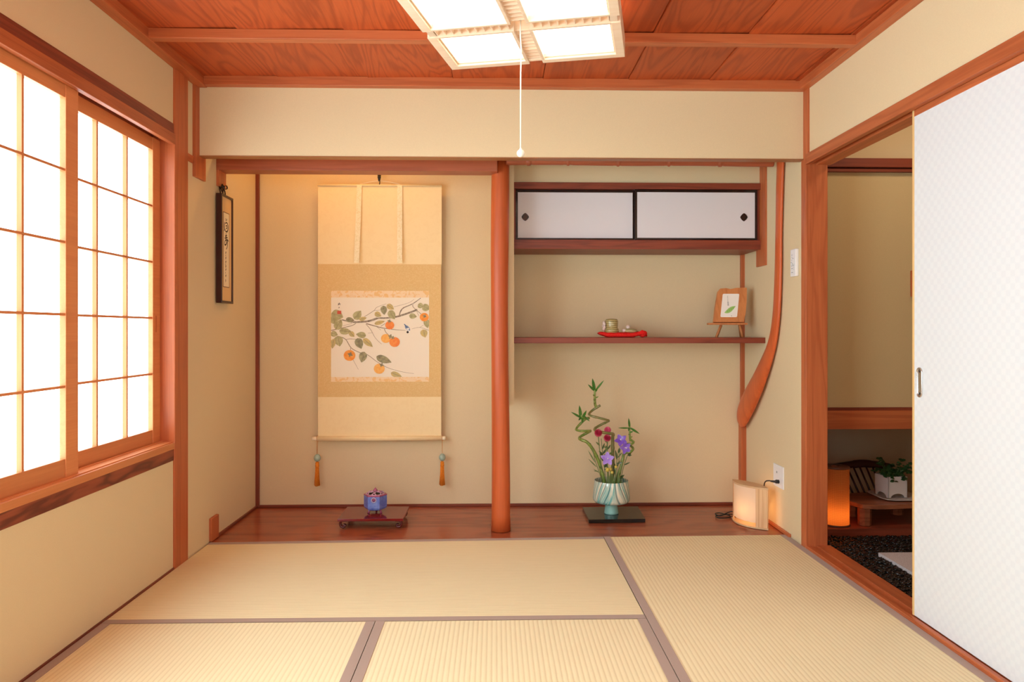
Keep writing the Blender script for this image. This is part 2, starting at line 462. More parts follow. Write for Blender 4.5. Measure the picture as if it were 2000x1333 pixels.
# ------------------------------------------------------------------ shoji windows
def shoji(name, y0, y1, xf, bars, right_stile=0.066, left_stile=0.066, label=None, paper='shoji_paper'):
    """panel between y0 and y1, its room face at X=xf"""
    t = 0.03
    fr = MB()
    z0, z1 = 0.516, 1.738
    fr.box(xf - t, xf, y0, y0 + left_stile, z0, z1, 0.0015)
    fr.box(xf - t, xf, y1 - right_stile, y1, z0, z1, 0.0015)
    fr.box(xf - t + 0.003, xf - 0.003, y0 + left_stile, y1 - right_stile, z0, 0.573, 0.001)
    fr.box(xf - t + 0.003, xf - 0.003, y0 + left_stile, y1 - right_stile, 1.687, z1, 0.001)
    f = fr.build(name, M['shojiY']); f['kind'] = 'structure'
    la = MB()
    for b in bars: la.box(xf - 0.019, xf - 0.004, b - 0.005, b + 0.005, 0.57, 1.69)
    for k in range(1, 5):
        z = 0.573 + (1.687 - 0.573) * k / 5
        la.box(xf - 0.018, xf - 0.003, y0 + 0.06, y1 - 0.06, z - 0.004, z + 0.004)
    la.build('lattice', M['shojiZ'], f)
    MB().box(xf - 0.0215, xf - 0.0195, y0 + 0.02, y1 - 0.02, 0.54, 1.71).build('paper', M[paper], f)
    if label:
        MB().box(xf - 0.012, xf + 0.0006, y1 - 0.042, y1 - 0.026, 0.96, 1.03, 0.003).build('finger_pull', M['woodZ'], f)
    return f
shoji('window_1', 2.242, 2.947, -0.052, [2.494, 2.695], 0.060, 0.066, True)
shoji('window_2', 1.575, 2.309, -0.014, [1.846, 2.047])
shoji('added_window_3', 0.905, 1.640, -0.014, [1.10, 1.30, 1.47], paper='near_paper')  # this panel and the next are unseen, added for their light
shoji('added_window_4', 0.2, 0.970, -0.052, [0.47, 0.70], paper='near_paper')
# wide unseen shoji behind the camera, added as a light source
rf = MB().box(0.25, 0.31, YR - 0.06, YR, 0.3, 1.75).box(W - 0.31, W - 0.25, YR - 0.06, YR, 0.3, 1.75).box(0.31, W - 0.31, YR - 0.06, YR, 0.3, 0.36).box(0.31, W - 0.31, YR - 0.06, YR, 1.69, 1.75).box(W / 2 - 0.05, W / 2 + 0.05, YR - 0.055, YR, 0.36, 1.69)
rfo = struct('added_window_5', rf, M['shojiZ'])
lb = MB()
for k in range(1, 10): lb.box(0.31 + (W - 0.62) * k / 10 - 0.005, 0.31 + (W - 0.62) * k / 10 + 0.005, YR - 0.03, YR - 0.015, 0.36, 1.69)
for k in range(1, 5): lb.box(0.31, W - 0.31, YR - 0.028, YR - 0.014, 0.36 + 1.33 * k / 5 - 0.004, 0.36 + 1.33 * k / 5 + 0.004)
lb.build('lattice', M['shojiZ'], rfo)
MB().box(0.3, W - 0.3, YR - 0.035, YR - 0.032, 0.33, 1.72).build('paper', M['rear_paper'], rfo)

# ------------------------------------------------------------------ sliding door (right) and the one behind it
def sliding_door(name, y0, y1, x, pull=True):
    d = MB().box(x, x + 0.018, y0 + 0.012, y1 - 0.012, 0.014, 1.716)
    o = struct(name, d, M['fusuma'])
    fr = MB().box(x - 0.001, x + 0.019, y1 - 0.012, y1, 0.012, 1.718, 0.002).box(x - 0.001, x + 0.019, y0, y0 + 0.012, 0.012, 1.718, 0.002)
    fr.build('edge_strip', M['pale_edge'], o)
    MB().box(x - 0.0012, x + 0.0192, y0 + 0.012, y1 - 0.012, 1.686, 1.719, 0.001).build('top_rail', M['woodY'], o)
    if pull:
        yc, zc = y1 - 0.043, 0.797
        pl = MB(); ring = []
        pts = [(yc + 0.0135 * sin(a), zc + 0.034 + 0.0135 * cos(a)) for a in [(-pi / 2) + pi * k / 10 for k in range(11)]] + \
              [(yc + 0.0135 * sin(a), zc - 0.034 + 0.0135 * cos(a)) for a in [(pi / 2) + pi * k / 10 for k in range(11)]]
        pl.tube([(x - 0.0012, a, b) for a, b in pts] + [(x - 0.0012, *pts[0])], 0.0028, 8, cap=False)
        h = pl.build('pull_rim', M['metal'], o)
        MB().prism([(a, b) for a, b in pts], lambda u, v, dd: (x - dd, u, v), 0.0002, 0.001).build('recess', M['metal'], h)
        MB().ball((x - 0.001, yc, zc + 0.037), 0.005, 2, (0.25, 0.9, 0.9)).ball((x - 0.001, yc, zc - 0.037), 0.005, 2, (0.25, 0.9, 0.9)).build('recess_end', M['dark_hole'], h)
    return o
M['pale_edge'] = wood('pale_door_edge', srgb(226, 190, 130), srgb(200, 156, 96), 'Z', 4, 9, line=0.2)
sliding_door('door_1', 1.46, 2.386, W + 0.020)
sliding_door('door_2', 0.52, 1.48, W + 0.058, False)

# ------------------------------------------------------------------ tatami
def mat_(label, x0, x1, y0, y1, axis, ys=None):
    """ys: optional back-edge heights (left, right) where the mat meets the alcove"""
    t = thing('tatami_mat', label, 'tatami mat', ((x0 + x1) / 2, (y0 + y1) / 2, -0.055), 0, 'tatami mats covering the floor')
    cx, cy = (x0 + x1) / 2, (y0 + y1) / 2
    yb = ys or (y1, y1)
    g = 0.0012
    def P(u, v):                      # u 0..1 across X, v 0..1 along Y
        x = x0 + g + (x1 - x0 - 2 * g) * u
        ya, ybk = y0 + g, yb[0] + (yb[1] - yb[0]) * u - g
        return (x - cx, ya + (ybk - ya) * v - cy)
    hw, hd = 0.030 / (x1 - x0), 0.030 / (y1 - y0)
    mb = MB(); q = [P(0, 0), P(1, 0), P(1, 1), P(0, 1)]
    mb.prism(q, lambda u, v, d: (u, v, d), 0.0, 0.0545)
    mb.build('mat', M['tatami' + axis], t)
    strips = ([(0, hw, 0, 1), (1 - hw, 1, 0, 1)] if axis == 'Y' else [(0, 1, 0, hd), (0, 1, 1 - hd, 1)])
    for a, b, c, d_ in strips:
        bo = MB(); bo.prism([P(a, c), P(b, c), P(b, d_), P(a, d_)], lambda u, v, d: (u, v, d), 0.002, 0.0562)
        bo.build('border', M['heri'], t)
    return t
mat_('tatami mat laid crosswise along the alcove, cloth borders front and back', 0.006, 1.815, 2.402, 3.335, 'X', (3.31, 3.357))
mat_('long tatami mat beside the right doorway, running in depth to the alcove', 1.815, W - 0.004, 1.54, 3.362, 'Y', (3.358, 3.371))
mat_('front tatami mat against the left wall under the window', 0.006, 0.908, 0.56, 2.402, 'Y')
mat_('front tatami mat in the middle, between two lengthwise mats', 0.908, 1.815, 0.56, 2.402, 'Y')
mat_b = MB().box(1.815, W - 0.004, 0.56, 1.539, -0.055, -0.0005)
struct('floor_front', mat_b, M['straw_base'])

# ------------------------------------------------------------------ alcove woodwork
p = MB()
prof = []
rng = random.Random(3)
for k in range(25):
    z = 1.80 * k / 24
    r = 0.0425 + 0.0015 * sin(z * 5.1) + (0.0035 if z < 0.02 else 0) + 0.0022 * max(0, 1 - z / 0.35)
    prof.append(((1.332 + 0.0035 * sin(z * 3.2 + 1), 3.485 + 0.002 * sin(z * 4), z), r))
p.tube([a for a, b in prof], [b for a, b in prof], 32)
for z, a in ((0.105, -1.9), (0.62, -1.2), (1.15, -2.2), (1.5, -1.5)):
    p.ball((1.332 + 0.041 * cos(a), 3.485 + 0.041 * sin(a), z), 0.004, 2, (1, 1, 1.5))
o = p.build('alcove_pillar', M['pillar']); tag(o, 'round polished reddish log pillar standing between the two alcoves', 'pillar')

o = MB().box(0.0, 1.318, 3.397, 3.492, 1.722, 1.83, 0.0025).build('alcove_beam', M['beam'])
tag(o, 'horizontal squared beam over the scroll alcove, ending against the log pillar', 'beam')

br = MB(); pts = []; rad = []
x = 1.36
nodes = [1.47, 1.66, 1.90, 2.15, 2.40]
while x < 2.662:
    dn = min(abs(x - nd) for nd in nodes)
    pts.append((x, 3.46 + 0.002 * sin(x * 6), 1.7855 + 0.0015 * sin(x * 9))); rad.append(0.0195 + (0.0035 if dn < 0.006 else 0) - (0.001 if 0.006 < dn < 0.02 else 0)); x += 0.0055
br.tube(pts, rad, 16)
o = br.build('bamboo_rod', M['beam']); tag(o, 'reddish knotted bamboo rod running under the drop wall over the shelf alcove', 'rod')

cp = smoothpath([(W - 0.013, 3.417, 1.80, .036), (W - 0.013, 3.430, 1.62, .034), (W - 0.013, 3.439, 1.454, .032), (W - 0.014, 3.445, 1.231, .035), (W - 0.015, 3.467, 1.033, .037), (W - 0.017, 3.526, 0.883, .043), (W - 0.024, 3.660, 0.721, .062), (W - 0.027, 3.770, 0.620, .072), (W - 0.028, 3.855, 0.548, .073), (W - 0.028, 3.912, 0.495, .064), (W - 0.028, 3.938, 0.464, .046)], 6)
o = MB().tube([a[:3] for a in cp], [a[3] for a in cp], 24, flat=(1, 0.36)).build('curved_post', M['pillar'])
tag(o, 'naturally curved reddish log post sweeping down the right alcove wall', 'post')

struct('wall_over_cabinet', MB().box(1.40, W, 3.70, 3.74, 1.7305, 2.30), M['plaster'])
pw = MB().box(1.345, 1.400, 3.53, 3.97, 0.60, 2.30)
struct('wall_partition', pw, M['plaster'])

o = MB().box(1.335, W - 0.0005, 3.645, 3.97, 0.903, 0.932, 0.0015).build('alcove_shelf', M['darkX'])
tag(o, 'single thin stained wooden shelf across the right alcove under the cabinet', 'shelf')

CB = thing('sliding_cabinet', 'wall-hung alcove cabinet with two white sliding doors framed in black', 'cabinet', (2.035, 3.83, 1.388))
def L(x, y, z): return (x - 2.035, y - 3.83, z - 1.388)
def cbx(name, mat, x0, x1, y0, y1, z0, z1, bev=0.0015, par=CB):
    return MB().box(x0 - 2.035, x1 - 2.035, y0 - 3.83, y1 - 3.83, z0 - 1.388, z1 - 1.388, bev).build(name, mat, par)
cbx('top_board', M['darkX'], 1.40, W - 0.008, 3.685, 3.968, 1.699, 1.731)
cbx('bottom_board', M['darkX'], 1.40, W - 0.008, 3.685, 3.968, 1.388, 1.436)
cbx('back_panel', M['darkX'], 1.402, W - 0.008, 3.94, 3.966, 1.436, 1.699, 0)
for xa in (1.400, W - 0.024): cbx('side_panel', M['darkZ'], xa, xa + 0.012, 3.70, 3.966, 1.436, 1.699)
def cab_door(x0, x1, y, pull_x):
    d = MB().box(x0 - 2.035, x1 - 2.035, y + 0.002 - 3.83, y + 0.014 - 3.83, 1.438 - 1.388, 1.697 - 1.388).build('door', M['door_paper'], CB)
    fr = MB()
    fw = 0.013
    for a in ((x0, x0 + fw, 1.438, 1.697), (x1 - fw, x1, 1.438, 1.697), (x0 + fw, x1 - fw, 1.438, 1.438 + 0.010), (x0 + fw, x1 - fw, 1.697 - 0.013, 1.697)):
        fr.box(a[0] - 2.035, a[1] - 2.035, y - 3.83, y + 0.016 - 3.83, a[2] - 1.388, a[3] - 1.388, 0.0015)
    fr.build('door_frame', M['black'], d)
    cx, cz = pull_x - 2.035, 1.556 - 1.388
    pl = MB(); dia = []
    for k in range(32):
        a = 2 * pi * k / 32; r = 0.0165 / ((abs(cos(a)) ** 1.35 + abs(sin(a)) ** 1.35) ** (1 / 1.35)) * 1.15
        dia.append((r * cos(a), r * sin(a) * 1.1))
    pl.prism([(cx + u, cz + v) for u, v in dia], lambda u, v, dd: (u, y - 3.83 - dd, v), -0.003, 0.0015)
    pl.mi = 1
    pl.prism([(cx + 0.68 * u, cz + 0.68 * v) for u, v in dia], lambda u, v, dd: (u, y - 3.83 - dd, v), 0.0012, 0.0022)
    pl.build('pull', [M['black'], M['pull_metal']], d)
cab_door(1.412, 2.034, 3.712, 1.463)
cab_door(2.028, 2.668, 3.694, 2.597)

# ------------------------------------------------------------------ ceiling lamp
LZ = 1.93
lamp = thing('ceiling_lamp', 'square wooden ceiling lamp of four lit paper panels with slatted cross', 'lamp', (1.385, 2.275, LZ), radians(-12.9))
bd = MB().box(-0.24, 0.24, -0.24, 0.24, 0.075, CZ - LZ + 0.002, 0.003)
bd.build('ceiling_plate', M['white_wood'], lamp)
for sx in (-1, 1):
    for sy in (-1, 1):
        a0, a1, o_ = 0.024, 0.315, 0.030            # inner edge, outer edge, outer member width
        i_ = 0.011
        f = MB()
        def bx2(x0, x1, y0, y1, z0, z1):
            f.box(min(sx * x0, sx * x1), max(sx * x0, sx * x1), min(sy * y0, sy * y1), max(sy * y0, sy * y1), z0, z1, 0.0012)
        bx2(a0, a1, a1 - o_, a1, 0, 0.07); bx2(a1 - o_, a1, a0, a1 - o_, 0, 0.07)
        bx2(a0, a1 - o_, a0, a0 + i_, 0, 0.07); bx2(a0, a0 + i_, a0 + i_, a1 - o_, 0, 0.07)
        # inner bevelled lip
        bx2(a0 + i_, a1 - o_, a1 - o_ - 0.006, a1 - o_, 0.008, 0.02); bx2(a1 - o_ - 0.006, a1 - o_, a0 + i_, a1 - o_ - 0.006, 0.008, 0.02)
        fo = f.build('panel_frame', M['white_wood'], lamp)
        pz = MB(); x0, x1 = sorted((sx * (a0 + i_), sx * (a1 - o_))); y0, y1 = sorted((sy * (a0 + i_), sy * (a1 - o_)))
        pz.box(x0, x1, y0, y1, 0.020, 0.023)
        pz.build('paper_shade', M['lamp_paper'], fo)
sl = MB()
for k in range(10):
    d_ = 0.040 + k * 0.0265
    for sg in (-1, 1):
        sl.box(sg * d_ - 0.002, sg * d_ + 0.002, -0.0235, 0.0235, 0.006, 0.040)
        sl.box(-0.0235, 0.0235, sg * d_ - 0.002, sg * d_ + 0.002, 0.006, 0.040)
for sg in (-1, 1):
    sl.box(min(sg * 0.283, sg * 0.306), max(sg * 0.283, sg * 0.306), -0.0235, 0.0235, 0.004, 0.055, 0.001)
    sl.box(-0.0235, 0.0235, min(sg * 0.283, sg * 0.300), max(sg * 0.283, sg * 0.300), 0.004, 0.055, 0.001)
sl.build('slat_lattice', M['white_wood'], lamp)
MB().box(-0.30, 0.30, -0.0235, 0.0235, 0.048, 0.052).box(-0.0235, 0.0235, -0.30, 0.30, 0.0481, 0.0521).build('cross_shade', M['lamp_paper_dim'], lamp)
MB().box(-0.0235, 0.0235, -0.0235, 0.0235, 0.030, 0.046, 0.001).build('centre_block', M['white_wood'], lamp)
pc = MB().tube([(0, 0.012, 0.03), (-0.001, 0.012, -0.02), (0.002, 0.012, -0.07), (0, 0.012, -0.14), (0, 0.012, -0.385)], 0.0022, 8).build('pull_cord', M['white_cord'], lamp)
MB().ball((0, 0.012, -0.396), 0.0125, 3).lathe([(0.001, -0.379), (0.004, -0.381), (0.005, -0.386)], (0, 0.012, 0), 12).build('cord_ball', M['white_cord'], pc)

# ------------------------------------------------------------------ hanging scroll
SY = 3.92
def silk(name, a, b, scale, fine=900):
    m = base_mat(name, a, 0.8, 0.2, sheen=0.1); g = G(m); o = g.obj()
    f = g.noise(g.mapping(o, (1, 1, 0.3)), fine, 2); p_ = g.noise(o, scale, 3, 0.7, 0.8)
    p_ = g.n('ShaderNodeMapRange', i_0=p_, i_1=0.5, i_2=0.58).outputs[0]
    g.col(g.mix(g.math('MULTIPLY', f, 0.2), g.mix(p_, a, b), mul(a, 0.9)))
    return m
M['silk'] = silk('plain_cream_silk', srgb(248, 224, 176), srgb(246, 221, 172), 30)
M['brocade'] = silk('gold_brocade', srgb(226, 188, 128), srgb(234, 202, 146), 260)
M['strip_silk'] = silk('flowered_strip_silk', srgb(248, 234, 200), srgb(236, 220, 172), 110)
M['peach_silk'] = silk('peach_strip_silk', srgb(246, 218, 180), srgb(240, 196, 132), 40)
M['ivory'] = base_mat('ivory_roller_end', srgb(250, 236, 206), 0.35)

sc = thing('hanging_scroll', 'tall hanging scroll with a painting of persimmons on a branch', 'scroll', (0.681, SY, 0.382))
def sp(x, z, d=0.0): return (x - 0.681, -d, z - 0.382)
def sheet(x0, x1, z0, z1, d0, d1, mb=None):
    mb = mb or MB(); return mb.prism([(x0, z0), (x1, z0), (x1, z1), (x0, z1)], lambda u, v, d: sp(u, v, d), d0, d1)
sheet(0.347, 1.0165, 1.329, 1.762, 0, 0.0012).build('upper_cloth', M['silk'], sc)
sheet(0.3465, 1.0135, 0.607, 1.329, 0, 0.0014).build('brocade_mount', M['brocade'], sc)
sheet(0.347, 1.014, 0.385, 0.607, 0, 0.0012).build('lower_cloth', M['silk'], sc)
MB().tube([sp(0.346, 1.757, 0.003), sp(1.0175, 1.757, 0.003)], 0.006, 16).build('top_rod', M['silk'], sc)
ro = MB().tube([sp(0.345, 0.382, 0.004), sp(1.016, 0.382, 0.004)], 0.0135, 24).build('roller', M['silk'], sc)
for xa, xb in ((0.316, 0.346), (1.0155, 1.038)):
    MB().tube([sp(xa, 0.382, 0.004), sp(xb, 0.382, 0.004)], 0.0105, 24).build('roller_knob', M['ivory'], ro)
for xa, xb in ((0.572, 0.561), (0.790, 0.792)):
    st = MB(); P_ = []
    for k in range(13):
        t_ = k / 12; z = 1.757 - 0.424 * t_; d = 0.010 + 0.022 * t_ ** 1.3
        P_.append((xa + (xb - xa) * t_, z, d))
    for a, b in zip(P_, P_[1:]):
        for off in (0,):
            st.poly([sp(a[0] - 0.0135, a[1], a[2]), sp(a[0] + 0.0135, a[1], a[2] - 0.001), sp(b[0] + 0.0135, b[1], b[2] - 0.001), sp(b[0] - 0.0135, b[1], b[2])])
            st.poly([sp(a[0] - 0.0135, a[1], a[2] - 0.0014), sp(a[0] + 0.0135, a[1], a[2] - 0.0024), sp(b[0] + 0.0135, b[1], b[2] - 0.0024), sp(b[0] - 0.0135, b[1], b[2] - 0.0014)])
    st.open = True
    st.build('hanging_strip', M['strip_silk'], sc)
MB().tube([sp(0.565, 1.761, 0.002), sp(0.620, 1.774, 0.002), sp(0.679, 1.7825, 0.003), sp(0.745, 1.774, 0.002), sp(0.800, 1.761, 0.002)], 0.0014, 6).build('hanging_cord', M['white_cord'], sc)

# the painting: thin layers of pigment on paper; (u,v) measured over the sheet in 1262 x 1192 units from its lower left
M['painting_paper'] = base_mat('painting_paper', srgb(244, 232, 212), 0.85, 0.15)
def pig(name, a, b, sc_=60, lo=0.35, hi=0.65):
    m = base_mat(name, a, 0.85, 0.1); g = G(m); f = g.noise(g.obj(), sc_, 3, 0.6)
    g.col(g.mix(g.n('ShaderNodeMapRange', i_0=f, i_1=lo, i_2=hi).outputs[0], a, b)); return m
PM = [M['painting_paper'], M['peach_silk'],
      pig('persimmon_orange', srgb(248, 172, 92), srgb(244, 146, 66), 70), pig('persimmon_light', srgb(250, 194, 116), srgb(246, 174, 90), 70), pig('persimmon_red', srgb(242, 134, 80), srgb(247, 158, 86), 70),
      pig('leaf_olive', srgb(196, 188, 142), srgb(168, 160, 116), 55), pig('leaf_tan', srgb(216, 190, 126), srgb(190, 176, 128), 55), pig('leaf_grey', srgb(176, 168, 130), srgb(136, 132, 108), 60),
      pig('branch_ink', srgb(184, 168, 148), srgb(128, 114, 100), 90), pig('twig_ink', srgb(164, 142, 118), srgb(136, 116, 96), 90),
      base_mat('seal_red', srgb(206, 92, 70), 0.8), base_mat('bird_blue', srgb(116, 138, 176), 0.8), base_mat('bird_white', srgb(246, 242, 236), 0.8), M['ink']]
PX0, PX1, PZ0, PZ1 = 0.418, 0.948, 0.690, 1.184
def pm(d):
    return lambda u, v, dd=0.0: sp(PX0 + (PX1 - PX0) * u / 1262, PZ0 + (PZ1 - PZ0) * (1192 - v) / 1192, 0.0017 + d + dd)
pt = MB()
def flat(poly, mi, d):
    pt.mi = mi; pt.poly([pm(d)(u, v) for u, v in poly])
sheet(PX0, PX1, PZ0, PZ1, 0.001, 0.0017, pt)
flat([(0, 0), (1262, 0), (1262, 88), (0, 88)], 1, 0.0002)
flat([(0, 1130), (1262, 1130), (1262, 1192), (0, 1192)], 1, 0.0002)
NL = [0, 0]
def stroke(pts, w, mi, d):
    P_ = smoothpath([(a - 50, b - 50) for a, b in pts], 5); n = len(P_)
    ws = [w[0] + (w[1] - w[0]) * k / (n - 1) for k in range(n)]
    NL[1] += 1; pt.mi = mi; pt.ribbon(P_, [w_ * (0.75 if mi == 9 else 1) for w_ in ws], pm(d + NL[1] * 1.2e-5))
def pleaf(cx, cy, l, w, ang, mi, d=0.0010):
    NL[0] += 1; d += NL[0] * 3.0e-5
    cx -= 50; cy -= 50; a = radians(ang); P_ = []
    prof = [(-0.5, 0), (-0.42, 0.28), (-0.28, 0.46), (-0.05, 0.5), (0.15, 0.42), (0.32, 0.25), (0.42, 0.12), (0.5, 0)]
    up = prof; dn = [(x, -y * 0.9) for x, y in prof[::-1][1:-1]]
    for x, y in smoothpath(up + dn, 4)[:-1]:
        u, v = x * l, y * w
        P_.append((min(1262, max(0, cx + u * cos(a) - v * sin(a))), min(1130, max(88, cy + u * sin(a) + v * cos(a)))))
    flat(P_, mi, d)
    pt.mi = 9; pt.ribbon([(max(0, cx - 0.45 * l * cos(a)), cy - 0.45 * l * sin(a)), (min(1262, cx + 0.42 * l * cos(a)), cy + 0.42 * l * sin(a))], 4, pm(d + 0.0001))
TW = 9
for pts, w, mi in [([(190, 430), (340, 462), (520, 450), (640, 412), (780, 405), (930, 380), (1160, 298)], (16, 24), 8), ([(340, 462), (520, 450), (640, 412)], (22, 26), 8),
                   ([(930, 370), (940, 330), (980, 275), (1100, 220), (1205, 145)], (18, 8), 8), ([(1105, 230), (1112, 268), (1240, 380)], (11, 8), TW),
                   ([(50, 570), (180, 540), (320, 505), (370, 475)], (12, 9), TW), ([(200, 510), (320, 478)], (4, 5), TW), ([(480, 390), (600, 310), (640, 265), (760, 220)], (8, 4), TW),
                   ([(600, 310), (690, 300)], (5, 4), TW), ([(860, 260), (1040, 210), (1120, 160)], (5, 3), TW), ([(500, 480), (680, 530), (760, 545), (880, 560), (1010, 570)], (16, 5), TW),
                   ([(690, 515), (745, 480)], (9, 6), TW), ([(500, 490), (560, 560), (620, 670), (700, 750)], (9, 4), TW), ([(580, 600), (525, 605)], (5, 4), TW), ([(630, 515), (690, 565)], (5, 4), TW),
                   ([(735, 550), (760, 600), (830, 665)], (11, 8), TW), ([(1090, 550), (1190, 530), (1310, 568)], (4, 6), TW), ([(1190, 532), (1240, 500)], (4, 4), TW), ([(1150, 310), (1180, 380)], (6, 4), TW),
                   ([(160, 650), (240, 690), (310, 800), (420, 860), (520, 890), (640, 980), (760, 1050), (870, 1090), (1000, 1120), (1115, 1137)], (12, 4), TW),
                   ([(240, 690), (290, 680), (370, 685)], (8, 6), TW), ([(300, 800), (297, 880)], (8, 6), TW), ([(320, 930), (400, 1080)], (5, 4), TW)]:
    stroke(pts, w, mi, 0.0004 if mi == TW else 0.0006)
for cx, cy, l, w, a, mi in [(130, 370, 160, 150, 20, 5), (88, 430, 130, 130, 70, 5), (145, 490, 150, 110, -60, 5), (390, 365, 140, 110, -50, 5), (295, 430, 110, 70, 10, 7), (460, 415, 100, 55, -15, 6), (235, 580, 160, 90, 5, 5),
                            (320, 620, 90, 70, 50, 6), (92, 615, 95, 80, 20, 5), (150, 710, 140, 120, 80, 5), (75, 745, 130, 70, 100, 6), (435, 630, 130, 85, 190, 5), (415, 740, 150, 110, 70, 7), (525, 730, 165, 80, 42, 6),
                            (655, 360, 95, 75, 30, 6), (730, 305, 120, 85, 85, 7), (815, 262, 110, 75, 35, 6), (835, 365, 135, 100, 60, 5), (675, 465, 140, 55, -15, 6), (460, 920, 145, 105, 105, 7), (730, 950, 210, 100, 22, 7),
                            (890, 1150, 150, 75, 20, 6), (1105, 380, 100, 75, 10, 5), (1205, 245, 80, 75, 30, 5), (1275, 270, 110, 100, 20, 5), (1285, 480, 120, 80, 80, 5), (1250, 610, 110, 95, 75, 6)]:
    pleaf(cx, cy, l, w, a, mi)
for cx, cy, r, mi in [(288, 898, 75, 2), (670, 1072, 70, 3), (755, 675, 62, 3), (868, 722, 68, 4), (805, 502, 58, 4), (1250, 395, 58, 2)]:
    P_ = [(min(1262, cx - 50 + r * cos(2 * pi * k / 28)), cy - 50 + r * 0.95 * sin(2 * pi * k / 28)) for k in range(28)]
    flat(P_, mi, 0.0024 if (cx, cy) != (868, 722) else 0.0026)
for cx, cy, s_ in [(297, 885, 22), (700, 1022, 18), (815, 650, 20), (845, 665, 16), (800, 448, 16), (1255, 382, 16)]:
    for a in (0.4, 1.9, 3.5, 5.0):
        pleaf(cx + s_ * 0.8 * cos(a), cy + s_ * 0.8 * sin(a), s_ * 1.7, s_ * 1.1, math.degrees(a), 7, 0.0024)
stroke([(990, 485), (1022, 520)], (9, 20), 11, 0.0012)
flat([(1012 - 50 + 30 * cos(t) * 1.0 - 16 * sin(t) + 22, 540 - 50 + 34 * cos(t) + 16 * sin(t)) for t in [2 * pi * k / 16 for k in range(16)]], 11, 0.0016)
flat([(1038 - 50 + 18 * cos(t), 548 - 50 + 14 * sin(t)) for t in [2 * pi * k / 14 for k in range(14)]], 12, 0.0018)
flat([(1043 - 50 + 21 * cos(t), 585 - 50 + 19 * sin(t)) for t in [2 * pi * k / 14 for k in range(14)]], 12, 0.0018)
flat([(1036 - 50 + 15 * cos(t), 592 - 50 + 15 * sin(t)) for t in [2 * pi * k / 14 for k in range(14)]], 13, 0.0020)
stroke([(995, 490), (1040, 545)], (4, 4), 13, 0.0019)
# signature and seal
for pts in ([(138, 222), (172, 218)], [(155, 205), (150, 238)], [(150, 226), (136, 240)], [(156, 226), (172, 236)], [(150, 262), (156, 270)], [(146, 276), (158, 272)]):
    stroke(pts, (6, 4), 13, 0.0008)
flat([(130 - 50, 312 - 50), (182 - 50, 312 - 50), (182 - 50, 356 - 50), (130 - 50, 356 - 50)], 10, 0.0030)
pt.open = True
pt.build('painting', PM, sc)

# hook that carries the scroll, and the two tasselled weights
hk = thing('scroll_hook', 'small black hook on the alcove wall holding the scroll cord', 'hook', (0.678, SY, 1.78))
h_ = MB().tube([(0, 0.045, 0.06), (0, 0.0, 0.06), (0, -0.002, 0.05), (0, -0.002, 0.026)], 0.003, 8)
h_.lathe([(0.001, 0.031), (0.0085, 0.029), (0.009, 0.018), (0.005, 0.010), (0.003, 0.006)], (0, -0.002, 0), 16)
h_.tube([(0, -0.002, 0.034), (0, -0.002, 0.0)], [0.0095, 0.0055], 14)
h_.tube(smoothpath([(0.002, -0.004, 0.010), (0.004, -0.008, -0.004), (0.003, -0.007, -0.016), (0.0005, -0.004, -0.020)], 4), 0.0026, 8)
h_.build('hook', M['cord'], hk)

M['tassel'] = pig('orange_tassel', srgb(240, 152, 56), srgb(222, 122, 34), 200)
M['celadon'] = base_mat('celadon_bead', srgb(160, 184, 170), 0.2, 0.6)
M['tassel_cord'] = base_mat('tan_cord', srgb(206, 140, 78), 0.7)
def weight(x, label):
    t = thing('scroll_weight', label, 'tassel', (x, SY - 0.004, 0.10), 0, 'tasselled weights on the scroll roller')
    MB().tube([(0, -0.0105, 0.292), (0.0, -0.011, 0.26), (0.0, -0.004, 0.20)], 0.0012, 6).tube([(0, 0.0105, 0.292), (0, 0.008, 0.26), (0, 0.0, 0.20)], 0.0012, 6).tube([(0, -0.0135, 0.28), (0, -0.009, 0.2945), (0, 0, 0.2965), (0, 0.009, 0.2945), (0, 0.0135, 0.28)], 0.0012, 6).build('cord', M['tassel_cord'], t)
    MB().lathe([(0.0, 0.198), (0.006, 0.197), (0.013, 0.192), (0.0175, 0.184), (0.0185, 0.178), (0.0175, 0.171), (0.013, 0.163), (0.006, 0.158), (0.0, 0.157)], (0, 0, 0), 24).build('bead', M['celadon'], t)
    ts = MB().lathe([(0.003, 0.157), (0.0095, 0.153), (0.0105, 0.147), (0.0092, 0.142), (0.011, 0.139), (0.0105, 0.130), (0.0095, 0.129)], (0, 0, 0), 18)
    r_ = random.Random(4)
    for k in range(40):
        a = 2.4 * k; rr = 0.0105 * sqrt((k + .5) / 40); e = 1.25 + 0.25 * r_.random()
        ts.tube([(rr * cos(a) * 0.8, rr * sin(a) * 0.8, 0.135), (rr * cos(a), rr * sin(a), 0.09), (rr * cos(a) * e, rr * sin(a) * e, 0.024 + 0.005 * r_.random())], 0.0016, 5)
    ts.build('tassel', M['tassel'], t)
weight(0.344, 'orange tassel with a celadon bead at the left end of the scroll roller')
weight(1.020, 'orange tassel with a celadon bead at the right end of the scroll roller')

